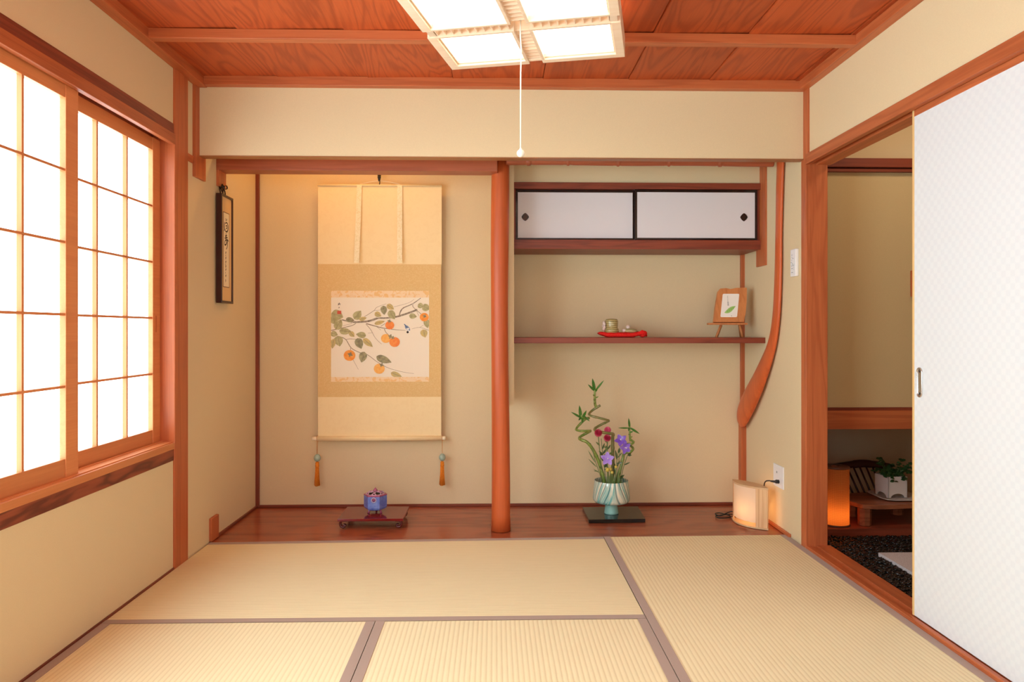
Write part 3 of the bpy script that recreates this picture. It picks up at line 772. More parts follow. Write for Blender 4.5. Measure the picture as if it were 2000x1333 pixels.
# ------------------------------------------------------------------ framed calligraphy strip on the left wall
fc = thing('calligraphy_frame', 'narrow dark framed calligraphy strip hung on the left alcove wall', 'picture', (0, 3.4565, 1.098))
fr = MB(); d0, d1 = 0.006, 0.032; hw = 0.0755; H_ = 0.513
fr.box(d0, d1, -hw, -hw + 0.011, 0, H_, 0.001).box(d0, d1, hw - 0.011, hw, 0, H_, 0.001).box(d0, d1, -hw + 0.011, hw - 0.011, 0, 0.011, 0.001).box(d0, d1, -hw + 0.011, hw - 0.011, H_ - 0.011, H_, 0.001)
fr.build('frame', M['lacquer_dark_frame'] if 'lacquer_dark_frame' in M else base_mat('dark_frame_lacquer', srgb(52, 18, 18), 0.25), fc)
MB().box(0.004, 0.026, -hw + 0.01, hw - 0.01, 0.01, H_ - 0.01).build('mat_board', base_mat('tan_mat', srgb(226, 188, 134), 0.85), fc)
ca = MB().box(0.0255, 0.0272, -0.040, 0.032, 0.079, 0.429)
ca.mi = 1
for a in ((-0.043, -0.040, 0.076, 0.432), (0.032, 0.035, 0.076, 0.432), (-0.043, 0.035, 0.076, 0.079), (-0.043, 0.035, 0.429, 0.432)): ca.box(0.0255, 0.0276, *a)
ca.mi = 2
cf = lambda u, v: (0.0275, u, v)
def ink(pts, w): ca.ribbon(smoothpath(pts, 4), [w * (0.7 + 0.6 * sin(3.1 * k / (4 * (len(pts) - 1)))) for k in range(4 * (len(pts) - 1) + 1)], cf)
ink([(-0.014, .403), (-0.006, .397), (-0.012, .391)], .004); ink([(0.006, .404), (0.001, .394)], .003)
ink([(-0.026, .384), (-0.030, .366), (-0.027, .349), (-0.033, .341)], .006)
ink([(-0.020, .378), (0.000, .385), (0.015, .375), (0.017, .356), (0.004, .342), (-0.014, .343), (-0.020, .353)], .006)
ink([(-0.012, .367), (0.002, .371), (0.004, .359), (-0.008, .356)], .005)
ink([(-0.010, .333), (-0.006, .327)], .005); ink([(-0.020, .318), (0.004, .324)], .005); ink([(-0.008, .330), (-0.010, .300)], .005)
ink([(-0.026, .308), (0.012, .315)], .005); ink([(-0.022, .298), (0.010, .304), (0.024, .297)], .005)
ink([(-0.010, .303), (-0.026, .286), (-0.020, .276), (-0.004, .284), (0.006, .302), (0.010, .282), (0.004, .266), (-0.006, .258)], .006)
for k in range(9):
    z = 0.243 - k * 0.014
    z += rng.uniform(-.003, .003); dy_ = rng.uniform(-.003, .003)
    if k % 3 == 1: ink([(-0.010 + dy_, z + .004), (-0.014 + dy_, z - .002), (-0.008 + dy_, z - .004)], .0024); continue
    ink([(-0.016, z), (-0.008, z + 0.003), (-0.006, z - 0.003)], .0028); ink([(-0.013, z + 0.004), (-0.012, z - 0.005)], .0025); ink([(-0.018, z - 0.004), (-0.007, z - 0.006)], .002)
ink([(-0.016, .112), (-0.008, .106)], .003); ink([(-0.012, .116), (-0.014, .100)], .003)
ca.open = True
ca.build('calligraphy', [base_mat('calligraphy_paper', srgb(236, 222, 192), 0.85), M['brown_line'], M['ink']], fc)
bw = MB()
B0 = Vector((0.022, -0.030, H_ + 0.018))
bw.tube([(0.02, -0.055, H_ - 0.004), (0.012, -0.045, H_ + 0.02), (0.006, -0.034, H_ + 0.045), (0.012, -0.02, H_ + 0.02), (0.02, -0.006, H_ - 0.004)], 0.003, 8)
for pts in ([(0, 0, .020), (.004, .028, .030), (.004, .040, .020), (.002, .024, .012), (0, 0, .016)], [(0, 0, .020), (.003, -.018, .028), (.003, -.026, .016), (.001, -.012, .010), (0, 0, .016)],
            [(0, 0, .016), (.003, .012, 0), (.003, .020, -.018)], [(0, 0, .016), (.004, -.012, .0), (.004, -.016, -.020)]):
    bw.tube([B0 + Vector(q) for q in smoothpath(pts, 5)], 0.0034, 8, flat=(1, 0.6))
bw.ball(B0 + Vector((0.002, 0, 0.018)), 0.0075, 2)
bw.build('hanging_bow', M['black'], fc)

# ------------------------------------------------------------------ lacquer stand and incense burner
ls = thing('lacquer_stand', 'low red lacquer stand with curled feet under the blue burner', 'stand', (0.699, 3.637, 0))
tp = MB(); tp.box(-0.160, 0.160, -0.123, 0.123, 0.038, 0.0505, 0.0015); tp.build('top', M['lacquer_red'], ls)
for sx in (-1, 1):
    for sy in (-1, 1):
        lg = MB()
        cv = smoothpath([(sx * 0.118, 0.038), (sx * 0.139, 0.037), (sx * 0.1475, 0.030), (sx * 0.149, 0.019), (sx * 0.144, 0.009), (sx * 0.134, 0.0055), (sx * 0.126, 0.010), (sx * 0.128, 0.017), (sx * 0.135, 0.016)], 5)
        lg.tube([(a, sy * 0.106, b) for a, b in cv], [0.0055] * len(cv), 10, flat=(1, 1))
        lg.tube([(a, sy * 0.098, b) for a, b in cv], [0.0055] * len(cv), 10)
        lg.build('leg', M['lacquer_dark'], ls)

def glaze(name, a, b, scale=25, rough=0.15):
    m = base_mat(name, a, rough, 0.6, coat=0.5); g = G(m); f = g.noise(g.obj(), scale, 4, 0.6, 0.5)
    g.col(g.mix(g.n('ShaderNodeMapRange', i_0=f, i_1=0.35, i_2=0.7).outputs[0], a, b)); return m
M['blue_glaze'] = glaze('pale_blue_glaze', srgb(82, 108, 200), srgb(122, 148, 218), 30)
M['mauve_glaze'] = glaze('mauve_glaze', srgb(166, 84, 118), srgb(140, 66, 110), 60)
M['pale_glaze'] = glaze('pale_lilac_glaze', srgb(206, 190, 200), srgb(180, 160, 182), 60)
M['lid_glaze'] = glaze('lid_mauve_glaze', srgb(178, 112, 146), srgb(206, 176, 190), 70)
ib = thing('incense_burner', 'small hexagonal blue incense burner with a mauve rim and openwork lid', 'incense burner', (0.703, 3.642, 0.0505))
rot = radians(30) * 2
bd = MB(); bd.lathe([(0.0, 0.016), (0.040, 0.016), (0.0520, 0.021), (0.0578, 0.031), (0.0578, 0.088), (0.0570, 0.090)], n=6, rot=0, smooth=False)
bd.lathe([(0.0570, 0.090), (0.050, 0.090), (0.048, 0.06), (0.0, 0.06)], n=6, rot=0, smooth=False)
bd.build('body', M['blue_glaze'], ib)
rm = MB(); rm.lathe([(0.0578, 0.0875), (0.0588, 0.091), (0.0574, 0.0945), (0.050, 0.0945), (0.0495, 0.0895), (0.0570, 0.0875)], n=6, rot=0, smooth=False); rm.build('rim', M['mauve_glaze'], ib)
for a in (-pi / 2, pi / 6, 5 * pi / 6):
    ap = 0.0578 * cos(pi / 6)
    R_ = Matrix.Rotation(a, 4, 'Z')
    md = MB(); md.tube([R_ @ Vector((ap + 0.0005, 0.0115 * cos(t), 0.072 + 0.0115 * sin(t))) for t in [2 * pi * k / 20 for k in range(21)]], 0.002, 6, cap=False)
    mo = md.build('medallion', M['pale_glaze'], ib)
    MB().ball(R_ @ Vector((ap, 0, 0.072)), 0.0085, 2, (1, 0.45, 1) if a == -pi / 2 else (0.6, 0.6, 1)).build('boss', M['mauve_glaze'], mo)
for a in (-pi / 2 - 1.05, -pi / 2 + 1.05, pi / 2):
    MB().tube([(0.030 * cos(a), 0.030 * sin(a), 0.020), (0.034 * cos(a), 0.034 * sin(a), 0.008), (0.036 * cos(a), 0.036 * sin(a), 0.0)], [0.006, 0.0045, 0.006], 10).build('foot', M['mauve_glaze'], ib)
lid = MB()
lid.mi = 1
lid.lathe([(0.0, 0.0915), (0.0492, 0.0915)], n=24)  # dark disc standing in for the shade inside the lid's openings
lid.mi = 0
lid.tube([(0.044 * cos(t), 0.044 * sin(t), 0.0945) for t in [2 * pi * k / 24 for k in range(25)]], 0.003, 8, cap=False)
for k in range(6):
    a = 2 * pi * k / 6 + 0.5
    for b in (-0.28, 0.28):
        lid.tube(smoothpath([(0.046 * cos(a + b), 0.046 * sin(a + b), 0.0945), (0.034 * cos(a + b * 0.2), 0.034 * sin(a + b * 0.2), 0.103), (0.020 * cos(a - b), 0.020 * sin(a - b), 0.105), (0.006 * cos(a), 0.006 * sin(a), 0.108)], 4), 0.0026, 7)
lo = lid.build('lid', [M['lid_glaze'], M['dark_hole']], ib)
MB().lathe([(0.0, 0.105), (0.007, 0.099), (0.006, 0.103), (0.0105, 0.108), (0.0115, 0.112), (0.008, 0.117), (0.003, 0.121), (0.0015, 0.125), (0.0, 0.126)], n=16).build('knob', M['mauve_glaze'], lo)

# ------------------------------------------------------------------ black board, vase and flower arrangement
o = MB().prism([(1.7775, 3.597), (2.064, 3.603), (2.078, 3.862), (1.777, 3.850)], lambda u, v, d: (u, v, d), 0.0, 0.018).build('display_board', M['lacquer_black'])
tag(o, 'thin square glossy black lacquer board under the flower vase', 'board')

def vase_mat():
    m = base_mat('cream_and_turquoise_glaze', srgb(232, 224, 200), 0.22, 0.6, coat=0.4); g = G(m); o = g.obj(); x, y, z = g.sep(o)
    ang = g.math('ARCTAN2', y, x)
    lean = g.math('MULTIPLY_ADD', g.math('SUBTRACT', 0.17, z), g.math('MULTIPLY', g.math('SINE', g.math('MULTIPLY', ang, 2.0)), 4.1), ang)
    st = g.n('ShaderNodeTexNoise', i_Vector=g.comb(g.math('MULTIPLY', lean, 5.5), g.math('MULTIPLY', z, 3.0), 0.0), i_Scale=1.5, i_Detail=4, i_Roughness=0.65).outputs['Fac']
    t_ = g.n('ShaderNodeMapRange', i_0=st, i_1=0.42, i_2=0.60).outputs[0]
    low = g.n('ShaderNodeMapRange', i_0=z, i_1=0.075, i_2=0.05).outputs[0]
    t_ = g.math('MAXIMUM', t_, g.math('MULTIPLY', low, 0.85))
    c = g.mix(t_, srgb(232, 224, 200), srgb(104, 176, 172))
    gr = g.math('POWER', g.math('MULTIPLY_ADD', g.math('SINE', g.math('MULTIPLY', lean, 24.0)), 0.5, 0.5), 14.0)
    gr = g.math('MULTIPLY', gr, g.math('GREATER_THAN', z, 0.066))
    g.col(g.mix(g.math('MULTIPLY', gr, 0.85), c, srgb(56, 112, 116)))
    g.bump(g.math('SUBTRACT', 1.0, gr), 0.7, 0.003)
    return m
vz = (1.911, 3.72, 0.018)
vs = thing('flower_vase', 'cream and turquoise footed bowl vase with carved lines on black board', 'vase', vz)
MB().lathe([(0.0, 0.0), (0.036, 0.0), (0.0375, 0.003), (0.036, 0.010), (0.0305, 0.050), (0.031, 0.055), (0.070, 0.0565), (0.086, 0.061), (0.0945, 0.070), (0.0955, 0.078), (0.094, 0.11), (0.090, 0.15), (0.0875, 0.171), (0.0865, 0.173), (0.0845, 0.172), (0.0845, 0.165), (0.0875, 0.13), (0.090, 0.085), (0.082, 0.075), (0.0, 0.074)], n=72).build('bowl', vase_mat(), vs)
MB().lathe([(0.0, 0.1385), (0.086, 0.1385)], n=40).build('water', base_mat('dark_water', srgb(40, 58, 60), 0.05, 0.5), vs)

M['bamboo'] = glaze('spiral_bamboo_stem', srgb(96, 128, 44), srgb(150, 160, 76), 60, 0.35)
M['bamboo_old'] = glaze('old_bamboo_stem', srgb(104, 112, 52), srgb(138, 120, 66), 50, 0.35)
M['leafg'] = glaze('bamboo_leaf', srgb(40, 104, 28), srgb(70, 124, 40), 40, 0.35)
M['twigleaf'] = glaze('dark_twig_leaf', srgb(52, 78, 40), srgb(92, 106, 60), 60, 0.5)
M['stem'] = glaze('flower_stem', srgb(112, 132, 74), srgb(88, 110, 60), 60, 0.5)
def local(p): return Vector(p)
def bamboo(label, path, r, mat, leaves, joints=(), shoot=None):
    t = thing('spiral_bamboo', label, 'bamboo', vz, 0, 'spiral bamboo stalks in the vase')
    P_ = smoothpath(path, 6); s = MB()
    rads = [r * (1 + (0.2 if i % 9 == 0 else 0)) * (1.18 - 0.45 * min(1, 1.6 * i / len(P_))) for i in range(len(P_))]
    s.tube(P_, rads, 14); so = s.build('stem', mat, t)
    if shoot:
        q = smoothpath(shoot[0], 5); sh = MB().tube(q, [shoot[1] * (1.1 - 0.4 * i / len(q)) for i in range(len(q))], 10)
        for b, tp_ in shoot[2]: sh.leaf(b, tp_, 0.008, (0, -1, 0), 0.05, 0.4)
        sh.build('side_shoot', M['bamboo'], t)
    for b, tp_, w in leaves: MB().leaf(b, tp_, w, (0.15, -1, 0.25), 0.06, 0.25).build('leaf', M['leafg'], t)
    return t
bamboo('short left bamboo stalk coiling out to the left with a leaf tuft',
       [(-0.020, 0, 0.076), (-0.038, -0.01, 0.162), (-0.060, -0.012, 0.249), (-0.080, -0.014, 0.300), (-0.105, -0.022, 0.345), (-0.130, -0.030, 0.374), (-0.152, -0.020, 0.383), (-0.166, 0.0, 0.388), (-0.155, 0.022, 0.397), (-0.128, 0.030, 0.411), (-0.108, 0.012, 0.424), (-0.118, -0.014, 0.431), (-0.150, -0.026, 0.431), (-0.178, -0.008, 0.433), (-0.180, 0.012, 0.440), (-0.158, 0.026, 0.462), (-0.128, 0.020, 0.490), (-0.112, 0.010, 0.494)], 0.0082, M['bamboo'],
       [((-0.152, 0.0, 0.494), (-0.216, -0.03, 0.531), 0.013), ((-0.158, 0.0, 0.492), (-0.169, -0.01, 0.564), 0.020), ((-0.150, 0.0, 0.495), (-0.132, -0.02, 0.539), 0.016), ((-0.156, 0.0, 0.500), (-0.176, -0.03, 0.486), 0.012), ((-0.150, 0.0, 0.500), (-0.156, -0.03, 0.472), 0.016), ((-0.140, 0, 0.505), (-0.114, -0.01, 0.478), 0.012)],
       shoot=([(-0.120, 0.016, 0.492), (-0.138, 0.006, 0.493), (-0.152, 0.0, 0.500), (-0.158, 0.0, 0.512)], 0.006, []))
bamboo('tallest bamboo stalk, coiled in the centre and topped by three upright leaves',
       [(0.004, 0.010, 0.076), (0.006, 0.010, 0.162), (0.010, 0.010, 0.242), (0.009, 0.010, 0.338), (0.009, 0.008, 0.395), (0.010, 0.000, 0.411), (-0.010, -0.014, 0.417), (-0.050, -0.022, 0.424), (-0.084, -0.006, 0.432), (-0.080, 0.020, 0.440), (-0.045, 0.032, 0.458), (-0.018, 0.014, 0.474), (-0.018, -0.014, 0.484), (-0.060, -0.026, 0.497), (-0.104, -0.014, 0.507), (-0.114, 0.010, 0.515), (-0.092, 0.028, 0.534), (-0.054, 0.020, 0.559)], 0.0082, M['bamboo_old'],
       [((-0.083, 0.02, 0.632), (-0.099, 0.01, 0.702), 0.020), ((-0.084, 0.02, 0.634), (-0.124, 0.0, 0.671), 0.014), ((-0.080, 0.02, 0.636), (-0.037, 0.005, 0.693), 0.012), ((-0.079, 0.018, 0.630), (-0.072, 0.0, 0.658), 0.011)],
       shoot=([(-0.074, 0.026, 0.548), (-0.081, 0.024, 0.565), (-0.083, 0.022, 0.60), (-0.083, 0.02, 0.640)], 0.0072, [((-0.082, 0.02, 0.605), (-0.098, 0.0, 0.618)), ((-0.080, 0.02, 0.598), (-0.065, 0.0, 0.608)), ((-0.082, 0.02, 0.582), (-0.095, 0.0, 0.594)), ((-0.080, 0.02, 0.568), (-0.094, 0.0, 0.576)), ((-0.080, 0.02, 0.560), (-0.093, 0.0, 0.566))]))
bamboo('right bamboo stalk with tight coils, its thin shoot spreading two level leaves',
       [(0.022, 0.0, 0.076), (0.029, 0.0, 0.165), (0.045, -0.002, 0.223), (0.060, 0.0, 0.280), (0.064, 0.004, 0.302), (0.072, -0.014, 0.316), (0.098, -0.022, 0.324), (0.114, -0.002, 0.335), (0.106, 0.020, 0.346), (0.086, 0.018, 0.356), (0.084, -0.010, 0.362), (0.104, -0.020, 0.364), (0.116, -0.002, 0.370), (0.104, 0.012, 0.380)], 0.0078, M['bamboo'],
       [((0.097, 0.004, 0.440), (0.088, -0.005, 0.497), 0.014), ((0.096, 0.004, 0.442), (0.032, -0.01, 0.444), 0.009), ((0.098, 0.004, 0.444), (0.145, -0.015, 0.413), 0.014), ((0.098, 0.002, 0.444), (0.128, -0.02, 0.428), 0.010), ((0.094, 0.0, 0.446), (0.082, -0.03, 0.430), 0.014), ((0.097, 0.0, 0.420), (0.112, -0.02, 0.428), 0.009)],
       shoot=([(0.102, 0.008, 0.374), (0.098, 0.006, 0.395), (0.097, 0.004, 0.42), (0.097, 0.004, 0.450)], 0.0058, [((0.098, 0, 0.404), (0.086, -0.01, 0.414)), ((0.098, 0, 0.392), (0.110, -0.01, 0.402))]))

M['mum'] = glaze('crimson_petal', srgb(190, 24, 66), srgb(150, 14, 48), 90, 0.6)
M['mum_pink'] = glaze('rose_petal', srgb(226, 92, 128), srgb(196, 44, 90), 90, 0.6)
def mum(label, c, r, mat, base):
    t = thing('chrysanthemum', label, 'flower', vz, 0, 'pompon chrysanthemums in the vase')
    c = Vector(c)
    s = MB().tube(smoothpath([base, ((base[0] + c.x) / 2 - 0.004, (base[1] + c.y) / 2, (base[2] + c.z) / 2), tuple(c + Vector((0, 0.006, -0.008)))], 6), 0.0024, 8)
    for k in range(3):
        z = base[2] + (c.z - base[2]) * (0.45 + 0.18 * k); x = base[0] + (c.x - base[0]) * (0.45 + 0.18 * k)
        s.leaf((x, c.y, z), (x + (0.022 if k % 2 else -0.024), c.y - 0.01, z + 0.022), 0.010, (0, -1, 0.2), 0.1, 0.3)
    s.build('stem', M['stem'], t)
    h_ = MB(); h_.ball(c + Vector((0, 0.003, -0.001)), r * 0.62, 2)
    n = 130; ax = Vector((0, -0.75, 0.66)).normalized(); q = Vector((0, 0, 1)).rotation_difference(ax)
    for k in range(n):
        ph = math.acos(1 - 1.75 * (k + .5) / n); th = 2.39996 * k
        d = q @ Vector((sin(ph) * cos(th), sin(ph) * sin(th), cos(ph)))
        tg = q @ Vector((cos(ph) * cos(th), cos(ph) * sin(th), -sin(ph)))
        L_ = r * (0.45 + 0.3 * ph / pi)
        b = c + d * r * 0.5
        h_.leaf(b, b + (d * 0.75 + tg * 0.55) * L_, r * 0.36, (d - tg * 0.4), 0.12, 0.4, 4)
    h_.build('flower_head', mat, t)
mum('crimson pompon chrysanthemum, leftmost flower of the arrangement', (-0.072, -0.030, 0.423), 0.021, M['mum'], (-0.030, -0.012, 0.076))
mum('paler rose pompon chrysanthemum, just above and behind the lower crimson one', (-0.019, 0.000, 0.433), 0.019, M['mum_pink'], (-0.012, 0.006, 0.076))
mum('crimson pompon chrysanthemum in the middle, below the rose one', (-0.026, -0.034, 0.397), 0.0195, M['mum'], (-0.016, -0.016, 0.076))

M['bell'] = glaze('violet_petal', srgb(150, 112, 220), srgb(120, 76, 204), 60, 0.55)
M['bell_pale'] = glaze('pale_violet_petal', srgb(178, 146, 232), srgb(148, 112, 216), 60, 0.55)
M['bell_dark'] = glaze('deep_violet_petal', srgb(104, 56, 170), srgb(132, 88, 206), 60, 0.55)
M['pistil'] = base_mat('white_pistil', srgb(240, 232, 240), 0.6)
M['bud'] = glaze('yellow_bud', srgb(214, 188, 70), srgb(186, 170, 84), 80, 0.5)
def bell(label, c, r, mat, base, face, rot=0.0):
    t = thing('bellflower', label, 'flower', vz, 0, 'violet bellflowers in the vase')
    c = Vector(c); ax = Vector(face).normalized(); q = Vector((0, 0, 1)).rotation_difference(ax)
    MB().tube(smoothpath([base, ((base[0] * 0.4 + c.x * 0.6), c.y + 0.012, base[2] * 0.45 + c.z * 0.55), tuple(c - ax * 0.012)], 6), 0.0018, 7).build('stem', M['stem'], t)
    h_ = MB()
    for k in range(5):
        a = 2 * pi * k / 5 + rot
        d = q @ Vector((cos(a), sin(a), 0.12)); b = c - ax * 0.008 + d * 0.002
        h_.leaf(b, c + d * r, r * 0.82, ax, -0.12, 0.22, 9)
    h_.lathe([(0.001, -0.012), (0.006, -0.010), (0.009, -0.002)], n=14) if False else None
    ho = h_.build('flower_head', mat, t)
    p_ = MB().tube([c - ax * 0.004, c + ax * 0.008], 0.0022, 8).ball(c + ax * 0.010, 0.0034, 2)
    p_.build('pistil', M['pistil'], ho)
bell('deep violet bellflower, upper one of the right-hand pair', (0.047, -0.020, 0.383), 0.034, M['bell_dark'], (0.014, 0.0, 0.076), (-0.25, -0.8, 0.45), 0.5)
bell('violet bellflower just below the deep violet one, turned downward to the right', (0.068, -0.034, 0.346), 0.034, M['bell'], (0.018, -0.01, 0.076), (0.3, -0.9, 0.05), 0.9)
bell('pale violet star-shaped bellflower at the front above the yellow buds', (-0.028, -0.050, 0.292), 0.036, M['bell_pale'], (-0.004, -0.02, 0.076), (0.05, -0.95, 0.25), 0.3)

def budstem(label, c, r, base):
    t = thing('yellow_bud', label, 'flower bud', vz, 0, 'small yellow buds low in the arrangement')
    MB().tube(smoothpath([base, (base[0] * 0.4 + c[0] * 0.6, c[1] + 0.005, base[2] * .5 + c[2] * .5), c], 5), 0.0028, 7).build('stem', M['stem'], t)
    MB().ball(c, r, 2, (1, 1, 1.1)).build('bud', M['bud'], t)
budstem('yellow button bud, leftmost and largest of the low buds', (-0.028, -0.052, 0.236), 0.0105, (-0.014, -0.03, 0.076))
budstem('brownish yellow bud tight against the left yellow bud', (-0.012, -0.046, 0.238), 0.0085, (-0.006, -0.03, 0.076))
budstem('yellow bud standing apart on the right by the tall bamboo stalk', (0.016, -0.046, 0.250), 0.0075, (0.006, -0.03, 0.076))
budstem('low greenish yellow bud nearest the vase rim', (-0.004, -0.050, 0.222), 0.008, (-0.002, -0.034, 0.076))

def sprig(label, path, leaves, mat=None, r=0.0018):
    t = thing('leafy_sprig', label, 'greenery', vz, 0, 'thin leafy sprigs between the flowers')
    MB().tube(smoothpath(path, 5), r, 7).build('stem', M['stem'], t)
    f = MB()
    for b, tp_, w in leaves: f.leaf(b, tp_, w, (0.1, -1, 0.2), 0.08, 0.3)
    f.build('foliage', mat or M['twigleaf'], t)
sprig('thin sprig with narrow leaves poking out to the left below the coiled bamboo', [(-0.028, -0.012, 0.076), (-0.06, -0.02, 0.20), (-0.085, -0.024, 0.27), (-0.100, -0.026, 0.33)],
      [((-0.088, -0.024, 0.27), (-0.128, -0.035, 0.335), 0.008), ((-0.080, -0.02, 0.245), (-0.126, -0.03, 0.290), 0.007), ((-0.070, -0.02, 0.222), (-0.098, -0.03, 0.226), 0.005), ((-0.066, -0.02, 0.214), (-0.100, -0.03, 0.238), 0.004), ((-0.095, -0.025, 0.31), (-0.106, -0.03, 0.36), 0.009)], M['stem'])
sprig('sprig with dark leaves behind the crimson flowers', [(-0.014, 0.0, 0.076), (-0.036, -0.01, 0.22), (-0.050, -0.012, 0.34), (-0.055, -0.014, 0.39)],
      [((-0.045, -0.012, 0.30), (-0.070, -0.02, 0.33), 0.014), ((-0.046, -0.012, 0.31), (-0.022, -0.02, 0.345), 0.013), ((-0.040, -0.012, 0.27), (-0.058, -0.02, 0.30), 0.013), ((-0.048, -0.012, 0.335), (-0.038, -0.02, 0.37), 0.011), ((-0.020, -0.012, 0.335), (-0.006, -0.02, 0.362), 0.010), ((-0.02, -0.012, 0.33), (-0.034, -0.02, 0.358), 0.010), ((-0.036, -0.01, 0.25), (-0.012, -0.02, 0.28), 0.013), ((-0.030, -0.03, 0.26), (-0.044, -0.045, 0.245), 0.016)])
sprig('sprig of buds and small leaves between the tall bamboo and violet flowers', [(0.010, -0.006, 0.076), (0.022, -0.010, 0.2), (0.028, -0.012, 0.28), (0.034, -0.016, 0.325)],
      [((0.024, -0.012, 0.24), (0.046, -0.02, 0.285), 0.007), ((0.024, -0.012, 0.23), (0.006, -0.02, 0.275), 0.008), ((0.026, -0.012, 0.26), (0.056, -0.02, 0.268), 0.011), ((0.020, -0.012, 0.20), (0.004, -0.02, 0.255), 0.010), ((0.028, -0.012, 0.28), (0.016, -0.02, 0.335), 0.013), ((0.034, -0.016, 0.315), (0.038, -0.02, 0.345), 0.012), ((0.03, -0.014, 0.29), (0.056, -0.02, 0.322), 0.008)])
sprig('twig with dark leaves leaning right behind the right bamboo stalk', [(0.024, 0.004, 0.076), (0.05, 0.01, 0.17), (0.066, 0.008, 0.24), (0.086, 0.006, 0.30), (0.098, 0.0, 0.318)],
      [((0.040, 0.0, 0.18), (0.066, -0.02, 0.205), 0.014), ((0.042, 0.0, 0.185), (0.060, -0.02, 0.188), 0.014), ((0.070, 0.006, 0.25), (0.098, -0.01, 0.268), 0.008), ((0.088, 0.006, 0.30), (0.106, -0.01, 0.303), 0.013), ((0.09, 0.006, 0.305), (0.104, -0.01, 0.316), 0.013), ((0.050, 0.004, 0.2), (0.036, -0.015, 0.21), 0.011), ((0.03, 0.0, 0.17), (0.046, -0.03, 0.160), 0.014)])

for n_, (lab, x0, tips_) in enumerate((('pale green sprig of slim stems crowding around the low yellow buds', -0.010, [(-0.034, .205), (-0.020, .215), (-0.008, .200), (0.004, .216), (-0.028, .180), (0.010, .190)]),
                                      ('green sprig with small upright leaves at the foot of the right bamboo stalk', 0.030, [(0.022, .215), (0.034, .205), (0.044, .190), (0.050, .175), (0.028, .235), (0.056, .160)]))):
    sprig(lab, [(x0 * 0.4, -0.03, 0.076), (x0 * 0.8, -0.042, 0.13), (x0, -0.046, 0.178)], [((x0 * 0.6 + 0.25 * tx, -0.035 - 0.003 * k, 0.10 + 0.008 * k), (tx, -0.05 - 0.002 * k, tz), 0.011) for k, (tx, tz) in enumerate(tips_)], M['stem'], 0.0024)

# ------------------------------------------------------------------ bowed paper lamp, outlet, switch panel
def translucent(name, col, frac=0.55, weave=None):
    m = bpy.data.materials.new(name); m.use_nodes = True; t = m.node_tree
    for n_ in list(t.nodes): t.nodes.remove(n_)
    out = t.nodes.new('ShaderNodeOutputMaterial'); mx = t.nodes.new('ShaderNodeMixShader'); d = t.nodes.new('ShaderNodeBsdfDiffuse'); tr = t.nodes.new('ShaderNodeBsdfTranslucent')
    mx.inputs[0].default_value = frac
    t.links.new(d.outputs[0], mx.inputs[1]); t.links.new(tr.outputs[0], mx.inputs[2]); t.links.new(mx.outputs[0], out.inputs[0])
    d.inputs[0].default_value = col; tr.inputs[0].default_value = col
    if weave:
        tc = t.nodes.new('ShaderNodeTexCoord'); br_ = t.nodes.new('ShaderNodeTexChecker'); mp = t.nodes.new('ShaderNodeMapping'); sx = t.nodes.new('ShaderNodeSeparateXYZ'); at = t.nodes.new('ShaderNodeMath'); cb = t.nodes.new('ShaderNodeCombineXYZ')
        at.operation = 'ARCTAN2'; t.links.new(tc.outputs['Object'], sx.inputs[0]); t.links.new(sx.outputs[1], at.inputs[0]); t.links.new(sx.outputs[0], at.inputs[1])
        ml = t.nodes.new('ShaderNodeMath'); ml.operation = 'MULTIPLY'; ml.inputs[1].default_value = 0.0625; t.links.new(at.outputs[0], ml.inputs[0])
        t.links.new(ml.outputs[0], cb.inputs[0]); t.links.new(sx.outputs[2], cb.inputs[1]); mp.inputs['Rotation'].default_value = (0, 0, radians(45)); t.links.new(cb.outputs[0], mp.inputs[0]); t.links.new(mp.outputs[0], br_.inputs[0])
        br_.inputs['Scale'].default_value = weave; br_.inputs[1].default_value = col; br_.inputs[2].default_value = (col[0] * 0.62, col[1] * 0.45, col[2] * 0.35, 1)
        t.links.new(br_.outputs[0], tr.inputs[0]); t.links.new(br_.outputs[0], d.inputs[0])
    return m
M['pale_board'] = wood('pale_board_wood', srgb(234, 196, 150), srgb(214, 168, 122), 'Y', 4, 8, line=0.3)
A = Vector((2.530, 3.668)); B = Vector((2.628, 3.452)); C0 = (A + B) / 2
bl = thing('bowed_lamp', 'small bowed paper lamp in pale striped wood, lit, by the right alcove wall', 'lamp', (C0.x, C0.y, 0))
ch = (B - A).normalized(); nm = Vector((ch.y, -ch.x))
if nm.y > 0: nm = -nm
half = (B - A).length / 2
def arc(s, bulge, ext=0.0):
    """s in -1..1 along the chord; offset outward by a shallow circular arc"""
    return ch * (s * (half + ext)) + nm * (bulge * (1 - s * s))
def lens(b0, b1, ext):
    f = [arc(-1 + 2 * k / 24, b0, ext) for k in range(25)]; r_ = [arc(1 - 2 * k / 24, b1, ext) for k in range(1, 24)]
    return [(p.x, p.y) for p in f + r_]
fl_ = lambda u, v, d: (u, v, d)
MB().prism(lens(0.056, -0.040, 0.006), fl_, 0.0, 0.007).build('base_board', M['pale_board'], bl)
MB().prism(lens(0.054, -0.038, 0.004), fl_, 0.195, 0.203).build('top_board', M['pale_board'], bl)
def strip(s0, s1, b, th, z0, z1, name, mat, n=14):
    o_ = [arc(s0 + (s1 - s0) * k / n, b) for k in range(n + 1)]; i_ = [p - nm * th for p in o_[::-1]]
    return MB().prism([(p.x, p.y) for p in o_ + i_], fl_, z0, z1).build(name, mat, bl)
strip(-1, -0.74, 0.052, 0.006, 0.007, 0.195, 'stile', M['pale'], 5)
strip(0.62, 1, 0.052, 0.006, 0.007, 0.195, 'stile', M['pale'], 6)
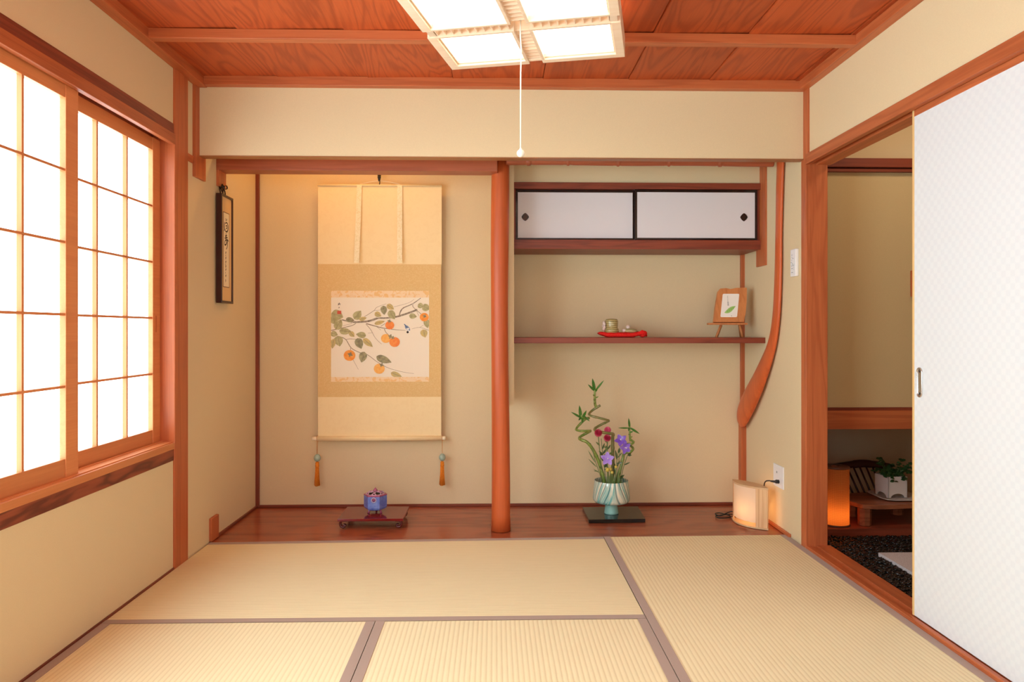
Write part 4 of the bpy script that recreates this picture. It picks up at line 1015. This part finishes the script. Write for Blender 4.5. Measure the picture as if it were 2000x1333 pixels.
strip(-0.78, 0.66, 0.047, 0.0012, 0.026, 0.195, 'paper_shade', translucent('bowed_lamp_paper', srgb(252, 240, 220), 0.5), 20)
lg_ = light('bowed_lamp_bulb', 'POINT', (C0.x - nm.x * 0.004, C0.y - nm.y * 0.004, 0.080), 0.24, (1, 0.56, 0.25), shadow_soft_size=0.030)
cd = MB()
cd.tube(smoothpath([(W - 0.030 - C0.x, 3.455 - C0.y, 0.234), (W - 0.050 - C0.x, 3.468 - C0.y, 0.236), (2.630 - C0.x, 3.485 - C0.y, 0.228), (2.633 - C0.x, 3.510 - C0.y, 0.200), (2.648 - C0.x, 3.545 - C0.y, 0.14), (2.655 - C0.x, 3.62 - C0.y, 0.06), (W - 0.07 - C0.x, 3.69 - C0.y, 0.012), (W - 0.13 - C0.x, 3.74 - C0.y, 0.004), (2.50 - C0.x, 3.73 - C0.y, 0.004), (2.452 - C0.x, 3.70 - C0.y, 0.005), (2.458 - C0.x, 3.66 - C0.y, 0.006), (2.50 - C0.x, 3.668 - C0.y, 0.004), (2.53 - C0.x, 3.70 - C0.y, 0.004), (2.49 - C0.x, 3.75 - C0.y, 0.008), (2.455 - C0.x, 3.72 - C0.y, 0.012), (2.47 - C0.x, 3.68 - C0.y, 0.012), (2.53 - C0.x, 3.72 - C0.y, 0.02), (2.56 - C0.x, 3.69 - C0.y, 0.03)], 6), 0.003, 8)
cdo = cd.build('power_cord', M['cord'], bl)
MB().tube([(W - 0.0075 - C0.x, 3.455 - C0.y, 0.234), (W - 0.022 - C0.x, 3.455 - C0.y, 0.234), (W - 0.026 - C0.x, 3.455 - C0.y, 0.234), (W - 0.046 - C0.x, 3.462 - C0.y, 0.2355)], [0.0095, 0.009, 0.006, 0.004], 12).build('plug', M['cord'], cdo)

ot = thing('power_outlet', 'white wall outlet plate with a black plug, right alcove wall', 'outlet', (W, 3.467, 0.256))
MB().box(-0.006, 0, -0.061, 0.061, -0.052, 0.056, 0.002).build('plate', M['white'], ot)
for z in (0.019, -0.022):
    for y in (0.012, 0.0195): MB().box(-0.0066, -0.0055, y - 0.0012, y + 0.0012, z - 0.005, z + 0.005).build('slot', M['dark_hole'], ot)
sw = thing('switch_panel', 'slim white wall control panel with small grey print beside the door column', 'switch', (W, 3.2705, 1.280))
MB().box(-0.016, 0, -0.030, 0.030, -0.063, 0.063, 0.004).build('case', M['white'], sw)
mk = MB()
for y, z, wy, wz in ((0.008, 0.036, .010, .003), (0.008, 0.026, .008, .002), (-0.002, 0.020, .014, .003), (0.010, 0.012, .006, .002), (0.016, 0.002, .012, .0025), (0.004, -0.006, .003, .012), (0.010, -0.014, .010, .003), (-0.006, -0.012, .008, .003), (0.008, -0.026, .012, .004), (0.006, -0.044, .018, .003), (-0.014, -0.02, .0015, .03)):
    mk.box(-0.0168, -0.0155, y - wy / 2, y + wy / 2, z - wz / 2, z + wz / 2)
mk.build('printed_marks', M['grey_mark'], sw)

# ------------------------------------------------------------------ shelf ornaments and the easel picture
M['red_cloth'] = pig('red_crepe', srgb(246, 50, 42), srgb(222, 30, 30), 150)
cu = thing('red_cushion', 'small bright red crepe cushion with a knotted end on the alcove shelf', 'cushion', (1.965, 3.745, 0.932))
c_ = MB(); n1, n2 = 26, 10; grid = {}
for side in (0, 1):
    for i in range(n1 + 1):
        for j in range(n2 + 1):
            u, v = -1 + 2 * i / n1, -1 + 2 * j / n2
            e = (1 - abs(u) ** 6) * (1 - abs(v) ** 4)
            x, y = 0.122 * u * (1 - 0.03 * v * v), 0.052 * v * (1 - 0.04 * u * u)
            curl = 0.010 * max(0, -u - 0.6) / 0.4 + 0.010 * max(0, u - 0.5) / 0.5
            z = 0.008 + curl * 0.8 + (0.011 * e ** 0.5 + 0.0012 * sin(17 * u + 5 * v)) if side else 0.008 + curl * 0.8 - 0.008 * e ** 0.5 * (1 if curl < 0.002 else 0.8)
            if (i in (0, n1) or j in (0, n2)) and side: grid[1, i, j] = grid[0, i, j]
            else: grid[side, i, j] = c_.bm.verts.new((x, y, z * 1.35))
for side in (0, 1):
    for i in range(n1):
        for j in range(n2):
            try:
                f = c_.bm.faces.new([grid[side, a, b] for a, b in ((i, j), (i + 1, j), (i + 1, j + 1), (i, j + 1))]); f.smooth = True
            except ValueError: pass
c_.build('cushion_body', M['red_cloth'], cu)
kn = MB().ball((0.108, -0.030, 0.018), 0.017, 3, (1.2, 0.9, 1)).ball((0.122, -0.012, 0.020), 0.014, 3, (1, 1, 1.1)).tube([(0.085, -0.034, 0.020), (0.106, -0.036, 0.030), (0.124, -0.026, 0.024), (0.130, -0.022, 0.006)], [0.007, 0.010, 0.008, 0.005], 10)
kn.build('knot', M['red_cloth'], cu)
M['moss'] = pig('moss_striped_ceramic', srgb(176, 160, 100), srgb(132, 116, 62), 60)
def band(name, a, b, k):
    m = base_mat(name, a, 0.3, 0.5, coat=0.3); g = G(m); o_ = g.obj(); x, y, z = g.sep(o_)
    w = g.math('MULTIPLY_ADD', g.math('SINE', g.math('ADD', g.math('MULTIPLY', z, k), g.math('MULTIPLY', g.noise(o_, 40, 2), 5.0))), 0.5, 0.5)
    g.col(g.mix(w, a, b)); return m
M['moss'] = band('moss_banded_ceramic', srgb(198, 178, 124), srgb(128, 112, 58), 620)
M['palepink'] = base_mat('pale_pink_porcelain', srgb(222, 200, 192), 0.3, 0.5)
cr = thing('ceramic_ornament', 'small moss-banded ceramic drum with a pale pink flower, left on red cushion', 'ornament', (1.917, 3.745, 0.9565))
MB().lathe([(0.0, 0.0), (0.033, 0.0), (0.0375, 0.004), (0.0385, 0.012), (0.036, 0.020), (0.0315, 0.026), (0.033, 0.045), (0.0335, 0.058), (0.031, 0.068), (0.026, 0.072), (0.0, 0.074)], n=36).build('drum', M['moss'], cr)
fw_ = MB()
for k in range(6):
    a = 2 * pi * k / 6; fw_.ball((-0.040 - 0.002 * cos(a * 2), -0.006 + 0.012 * sin(a) * 0.6, 0.036 + 0.016 * cos(a)), 0.0095, 2, (0.75, 1, 1.1))
fw_.ball((-0.045, -0.008, 0.036), 0.007, 2)
fw_.build('flower', M['palepink'], cr)
cr2 = thing('ceramic_dish', 'low green ceramic lidded dish with a pink bead, right on red cushion', 'ornament', (2.016, 3.742, 0.9565))
MB().lathe([(0.0, 0.0), (0.026, 0.0), (0.036, 0.006), (0.038, 0.010), (0.030, 0.018), (0.016, 0.023), (0.0, 0.024)], n=32).build('dish', band('pale_moss_ceramic', srgb(190, 176, 132), srgb(150, 138, 92), 300), cr2)
MB().ball((-0.014, -0.006, 0.030), 0.011, 3).ball((-0.036, -0.012, 0.012), 0.009, 2, (1.2, 0.8, 0.9)).build('bead', M['palepink'], cr2)

ez = thing('easel', 'small wooden tabletop easel with splayed legs at the right of the shelf', 'easel', (2.540, 3.745, 0.932))
MB().box(-0.118, 0.090, -0.014, 0.012, 0.066, 0.076, 0.0015).build('ledge', M['easel'], ez)
MB().tube([(-0.046, 0.0, 0.066), (-0.074, -0.010, 0.0)], 0.0075, 4).build('leg', M['easel'], ez)
MB().tube([(0.052, 0.0, 0.066), (0.066, -0.010, 0.0)], 0.0075, 4).build('leg', M['easel'], ez)
MB().tube([(0.055, 0.048, 0.16), (0.093, 0.100, 0.0)], 0.006, 4).build('rear_leg', M['easel'], ez)
wf = thing('wooden_picture_frame', 'rough-edged wooden picture board with a green leaf card on the easel', 'picture', (2.540, 3.745, 1.0105))
tilt = Matrix.Rotation(radians(-11), 4, 'X')
def wp(u, v, d): return tilt @ Vector((u, -d, v))
outl = [(-0.088, 0), (0.070, 0), (0.083, 0.045), (0.092, 0.105), (0.096, 0.15), (0.099, 0.185), (0.086, 0.186), (0.04, 0.184), (0.012, 0.178), (-0.012, 0.183), (-0.042, 0.181), (-0.055, 0.165), (-0.067, 0.115), (-0.078, 0.06)]
MB().prism(outl, wp, -0.010, 0.012).build('board', M['easel'], wf)
cdm = MB()
def rrect(x0, x1, z0, z1, sk, r=0.006, n=4):
    P_ = []
    for cx, cz, a0 in ((x1 - r, z0 + r, -pi / 2), (x1 - r, z1 - r, 0), (x0 + r, z1 - r, pi / 2), (x0 + r, z0 + r, pi)):
        for k in range(n + 1):
            a = a0 + pi / 2 * k / n; z = cz + r * sin(a); P_.append((cx + r * cos(a) + sk * (z - z0), z))
    return P_
cdm.prism(rrect(-0.052, 0.036, 0.026, 0.152, 0.16), wp, 0.012, 0.0132)
cdm.mi = 1
P_ = []
for k in range(15):
    t_ = k / 14; P_.append((-0.030 + 0.062 * t_, 0.050 + 0.036 * t_ + 0.010 * sin(pi * t_)))
for k in range(1, 14):
    t_ = 1 - k / 14; P_.append((-0.030 + 0.062 * t_, 0.050 + 0.036 * t_ - 0.016 * sin(pi * t_) ** 0.8))
cdm.poly([wp(u, v, 0.0136) for u, v in P_])
cdm.mi = 2
rb = lambda u, v: wp(u, v, 0.0139)
for k, z in enumerate((0.0905, 0.098, 0.106, 0.114, 0.122, 0.130, 0.137)):
    w = 0.0024 if k < 3 else 0.0014
    cdm.ribbon([(-0.010, z + .001), (-0.004, z + 0.0022)], w * 0.7, rb); cdm.ribbon([(-0.0075, z + 0.0032), (-0.008, z - 0.002)], w * 0.6, rb)
    if k < 3: cdm.ribbon([(-0.011, z - .001), (-0.003, z - 0.0015)], w * 0.8, rb)
cdm.ribbon([(0.006, 0.036), (0.008, 0.030)], 0.002, rb)
cdm.mi = 3
for t_ in (0.25, 0.42, 0.58, 0.74): cdm.ribbon([(-0.030 + 0.062 * t_, 0.050 + 0.036 * t_ - 0.005), (-0.026 + 0.062 * t_, 0.052 + 0.036 * t_ - 0.001)], 0.0026, rb)
cdm.open = True
cdm.build('card', [base_mat('card_paper', srgb(246, 240, 234), 0.8), base_mat('card_green', srgb(160, 204, 112), 0.8), base_mat('pale_ink', srgb(116, 104, 104), 0.8), base_mat('card_dark_green', srgb(116, 172, 78), 0.8)], wf)

# ------------------------------------------------------------------ entrance hall seen through the right doorway
HX = W + 0.104; HX1 = 4.15
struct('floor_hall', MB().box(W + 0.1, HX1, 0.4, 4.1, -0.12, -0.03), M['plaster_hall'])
hw_ = MB()
hw_.box(HX - 0.012, HX1, 3.385, 3.46, 0.60, 1.74)
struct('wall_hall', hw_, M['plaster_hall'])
struct('wall_hall_upper', MB().box(HX - 0.012, HX1, 3.40, 3.46, 1.74, 2.4), M['plaster'])
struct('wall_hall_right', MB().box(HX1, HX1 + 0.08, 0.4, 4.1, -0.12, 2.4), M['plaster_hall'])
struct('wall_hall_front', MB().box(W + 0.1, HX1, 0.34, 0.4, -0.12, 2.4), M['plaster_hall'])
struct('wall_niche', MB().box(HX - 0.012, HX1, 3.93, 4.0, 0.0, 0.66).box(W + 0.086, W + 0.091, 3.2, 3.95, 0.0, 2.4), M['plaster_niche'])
struct('wall_hall_inner', MB().box(W + 0.1, HX + 0.002, 0.4, 3.2, 1.752, 2.4), M['plaster'])
struct('ceiling_hall', MB().box(W + 0.1, HX1, 0.4, 4.1, 2.30, 2.36).box(HX, HX1, 3.46, 3.95, 0.58, 0.62), M['woodX'])
trim(MB().box(HX - 0.012, HX1, 3.355, 3.40, 1.742, 1.785, 0.002), M['darkX'])
trim(MB().box(HX - 0.012, HX1, 3.365, 3.40, 1.722, 1.738, 0.002), M['darkX'])
trim(MB().box(HX - 0.012, HX1, 3.362, 3.46, 0.500, 0.588, 0.002), M['woodX'])
trim(MB().box(HX - 0.012, HX1, 3.372, 3.46, 0.588, 0.602, 0.001), M['darkX'])
struct('floor_niche', MB().box(HX - 0.012, HX1, 3.362, 3.95, -0.03, 0.028, 0.002), M['darkX'])

# the hall's own ceiling lamp, high and out of sight of the doorway
light('hall_ceiling_lamp', 'AREA', (3.35, 2.75, 2.26), 5.0, (1, 0.80, 0.56), shape='DISK', size=0.35)

# pebbles nobody could count, and the stone slab on them
pb = MB(); rg = random.Random(11)
tmpl = []
for k in range(6):
    b2 = bmesh.new(); bmesh.ops.create_icosphere(b2, subdivisions=2, radius=1)
    for v in b2.verts: v.co *= 1 + 0.10 * sin(3 * v.co.x + k) + 0.08 * sin(4 * v.co.y + 2 * k)
    tmpl.append(([v.co.copy() for v in b2.verts], [[v.index for v in f.verts] for f in b2.faces])); b2.free()
V_, F_ = [], []
def peb(x, y, z, r):
    vs_, fs_ = rg.choice(tmpl); R_ = Matrix.Rotation(rg.random() * 6.28, 3, 'Z') @ Matrix.Rotation(rg.uniform(-.5, .5), 3, 'X')
    n0 = len(V_); s_ = Vector((r * rg.uniform(0.9, 1.35), r * rg.uniform(0.75, 1.0), r * rg.uniform(0.5, 0.7)))
    for c in vs_: V_.append(tuple(R_ @ Vector((c.x * s_.x, c.y * s_.y, c.z * s_.z)) + Vector((x, y, z))))
    for f in fs_: F_.append([n0 + i for i in f])
y = 2.05
while y < 3.345:
    x = HX + 0.018
    while x < HX + 0.85:
        if not (x > 2.965 and y < 3.035): peb(x + rg.uniform(-.004, .004), y + rg.uniform(-.004, .004), -0.004 + rg.uniform(-.004, .004), rg.uniform(.0085, .0115))
        x += 0.0165
    y += 0.0155
me = bpy.data.meshes.new('pebbles'); me.from_pydata(V_, [], F_); me.polygons.foreach_set('use_smooth', [True] * len(F_))
mp_ = base_mat('black_pebble', srgb(24, 20, 20), 0.12, 0.4); g_ = G(mp_)
is_ = g_.n('ShaderNodeNewGeometry').outputs['Random Per Island']
g_.col(g_.ramp(is_, [(0.0, srgb(8, 7, 8)), (0.75, srgb(18, 15, 15)), (1.0, srgb(36, 28, 26))]))
me.materials.append(mp_)
o = bpy.data.objects.new('pebbles', me); COL.objects.link(o)
tag(o, 'bed of glossy black pebbles on the hall floor', 'pebbles', None, 'stuff')
o = MB().prism([(2.955, 3.050), (3.62, 3.050), (3.62, 2.30), (2.768, 2.30), (2.955, 2.30)][:3] + [(2.955, 2.30)], lambda u, v, d: (u, v, d), -0.03, 0.013).build('stone_slab', pig('granite', srgb(206, 198, 200), srgb(178, 168, 168), 220))
tag(o, 'pale grey stone slab set among the black pebbles', 'slab')

# cylinder lamp
cl = thing('cylinder_lamp', 'glowing orange woven cylinder lamp in the niche beyond the doorway', 'lamp', (2.957, 3.445, 0.028))
M['lamp_cap'] = wood('lamp_cap_wood', srgb(120, 74, 52), srgb(84, 48, 34), 'X', 5, 9)
MB().lathe([(0.0, 0.0), (0.066, 0.0), (0.067, 0.004), (0.066, 0.008), (0.0, 0.008)], n=40, smooth=False).build('base', M['lamp_cap'], cl)
MB().lathe([(0.0625, 0.008), (0.0625, 0.276)], n=56).build('shade', translucent('woven_lamp_shade', srgb(250, 176, 104), 0.6, 330), cl)
MB().lathe([(0.018, 0.276), (0.064, 0.276), (0.065, 0.279), (0.064, 0.283), (0.018, 0.283), (0.018, 0.276)], n=40, smooth=False).build('cap', M['lamp_cap'], cl)
light('cylinder_lamp_bulb', 'POINT', (2.957, 3.445, 0.028 + 0.055), 0.24, (1, 0.46, 0.14), shadow_soft_size=0.02)

# low chair
lc = thing('low_chair', 'low wooden chair with stub legs and a dark log back rail', 'chair', (3.24, 3.55, 0.028))
def lcb(x, y, z): return (x - 3.24, y - 3.55, z - 0.028)
se = MB(); se.prism([(3.040, 3.485), (3.070, 3.402), (3.13, 3.388), (3.21, 3.398), (3.33, 3.414), (3.45, 3.44), (3.49, 3.53), (3.45, 3.645), (3.31, 3.672), (3.17, 3.665), (3.055, 3.61)], lambda u, v, d: (u - 3.24, v - 3.55, d), 0.0835, 0.1045)
bmesh.ops.bevel(se.bm, geom=se.bm.edges[:], offset=0.004, segments=2, affect='EDGES', profile=0.5)
se.build('seat', M['seatwood'], lc)
for (x, y) in ((3.090, 3.425), (3.40, 3.47), (3.36, 3.62), (3.11, 3.60)):
    MB().lathe([(0.0, 0.0), (0.026, 0.0), (0.030, 0.004), (0.031, 0.060), (0.031, 0.0835), (0.0, 0.0835)], lcb(x, y, 0.028), 8, 0.35, False).build('leg', M['seatwood'], lc)
for k in range(9):
    xb = 3.120 + 0.031 * k; MB().tube([lcb(xb, 3.645, 0.118), lcb(xb - 0.030 + 0.003 * k, 3.735, 0.250)], [0.0052, 0.0046], 8).build('spindle', M['black_log'], lc)
MB().tube([lcb(*p_) for p_ in smoothpath([(3.030, 3.735, 0.246), (3.10, 3.742, 0.249), (3.18, 3.748, 0.259), (3.25, 3.75, 0.265), (3.32, 3.745, 0.259), (3.385, 3.738, 0.249)], 6)], [0.018] * 4 + [0.019] * 10 + [0.021] * 8 + [0.019] * 5 + [0.018] * 4, 14).build('back_rail', M['black_log'], lc)

pl = thing('white_plate', 'white rounded-square ceramic plate on the low chair seat', 'plate', (3.315, 3.552, 0.1332))
def sq(r, p_=5): return [(r * cos(a) / ((abs(cos(a)) ** p_ + abs(sin(a)) ** p_) ** (1 / p_)), r * sin(a) / ((abs(cos(a)) ** p_ + abs(sin(a)) ** p_) ** (1 / p_))) for a in [2 * pi * k / 40 + 0.32 for k in range(40)]]
M['porcelain'] = base_mat('white_porcelain', srgb(232, 226, 224), 0.25, 0.5)
pm_ = MB(); rings = [[pm_.bm.verts.new((x, y, z)) for x, y in sq(r)] for r, z in ((0.05, 0.0), (0.085, 0.002), (0.108, 0.008), (0.110, 0.010), (0.108, 0.0105), (0.083, 0.005), (0.05, 0.0045))]
for a, b in zip(rings, rings[1:]):
    for k in range(40): f = pm_.bm.faces.new((a[k], a[(k + 1) % 40], b[(k + 1) % 40], b[k])); f.smooth = True
pm_.bm.faces.new(rings[0][::-1]); pm_.bm.faces.new(rings[-1])
pm_.build('plate_body', M['porcelain'], pl)

pp = thing('potted_plant', 'trailing green plant in a white square arched-foot planter on the plate', 'plant', (3.292, 3.556, 0.1405), radians(7))
pot = MB(); h = 0.0515; Hh = 0.104
def wallp(fx):
    P_ = [(-h, 0.0), (-h * 0.72, 0.0)] + [(-h * 0.72 * cos(pi * k / 12), 0.020 * sin(pi * k / 12)) for k in range(1, 12)] + [(h * 0.72, 0.0), (h, 0.0), (h, Hh), (-h, Hh)]
    pot.prism(P_, fx, 0.0, 0.005)
wallp(lambda u, v, d: (u, -h + d, v)); wallp(lambda u, v, d: (u, h - d, v)); wallp(lambda u, v, d: (-h + d, u, v)); wallp(lambda u, v, d: (h - d, u, v))
pot.box(-h + 0.005, h - 0.005, -h + 0.005, h - 0.005, 0.026, 0.032)
pot.build('planter', M['porcelain'], pp)
MB().box(-h + 0.006, h - 0.006, -h + 0.006, h - 0.006, 0.032, 0.092).build('soil', base_mat('soil', srgb(46, 34, 28), 0.95), pp)
M['plantleaf'] = glaze('glossy_plant_leaf', srgb(30, 70, 30), srgb(58, 98, 48), 50, 0.4)
stm, fol = MB(), MB(); rg = random.Random(5)
tips = [(-0.085, -0.02, 0.165), (-0.06, -0.05, 0.10), (-0.03, -0.065, 0.085), (0.03, -0.065, 0.09), (0.062, -0.05, 0.12), (0.10, -0.02, 0.135), (0.085, 0.02, 0.175), (-0.05, 0.02, 0.185), (0.0, 0.0, 0.150), (-0.09, 0.0, 0.125), (0.05, -0.03, 0.135), (0.02, 0.04, 0.14), (0.118, 0.0, 0.11), (-0.02, -0.03, 0.130), (-0.07, -0.03, 0.115), (0.10, -0.03, 0.16)]
for t_ in tips:
    b = Vector((t_[0] * 0.25, t_[1] * 0.25, 0.088)); tp_ = Vector(t_); md_ = (b + tp_) / 2 + Vector((0, 0, 0.025))
    path = smoothpath([tuple(b), tuple(md_), t_], 6); stm.tube(path, 0.0013, 6)
    for k, p_ in enumerate(path):
        if k < 3: continue
        for q_ in range(2):
            a = rg.random() * 6.28; d = Vector((cos(a), sin(a) * 0.8 - 0.25, rg.uniform(-0.2, 0.6))).normalized()
            p0 = Vector(p_); l = rg.uniform(0.013, 0.021)
            fol.leaf(p0, p0 + d * l, l * 0.85, (rg.uniform(-.4, .4), -0.7, 0.7), -0.15, 0.2, 6)
stm.build('stems', M['stem'], pp); fol.build('foliage', M['plantleaf'], pp)

pq = thing('wooden_plaque', 'small reddish wooden plaque on the hall wall, cut off by the sliding door', 'plaque', (3.345, 3.385, 1.13))
MB().box(-0.055, 0.055, -0.012, 0.0, 0.0, 0.125, 0.002).build('board', M['woodZ'], pq)
qm = MB()
for k in range(4): qm.box(-0.042, -0.030, -0.0135, -0.0115, 0.018 + 0.027 * k, 0.030 + 0.027 * k)
qm.build('carved_marks', M['brown_line'], pq)
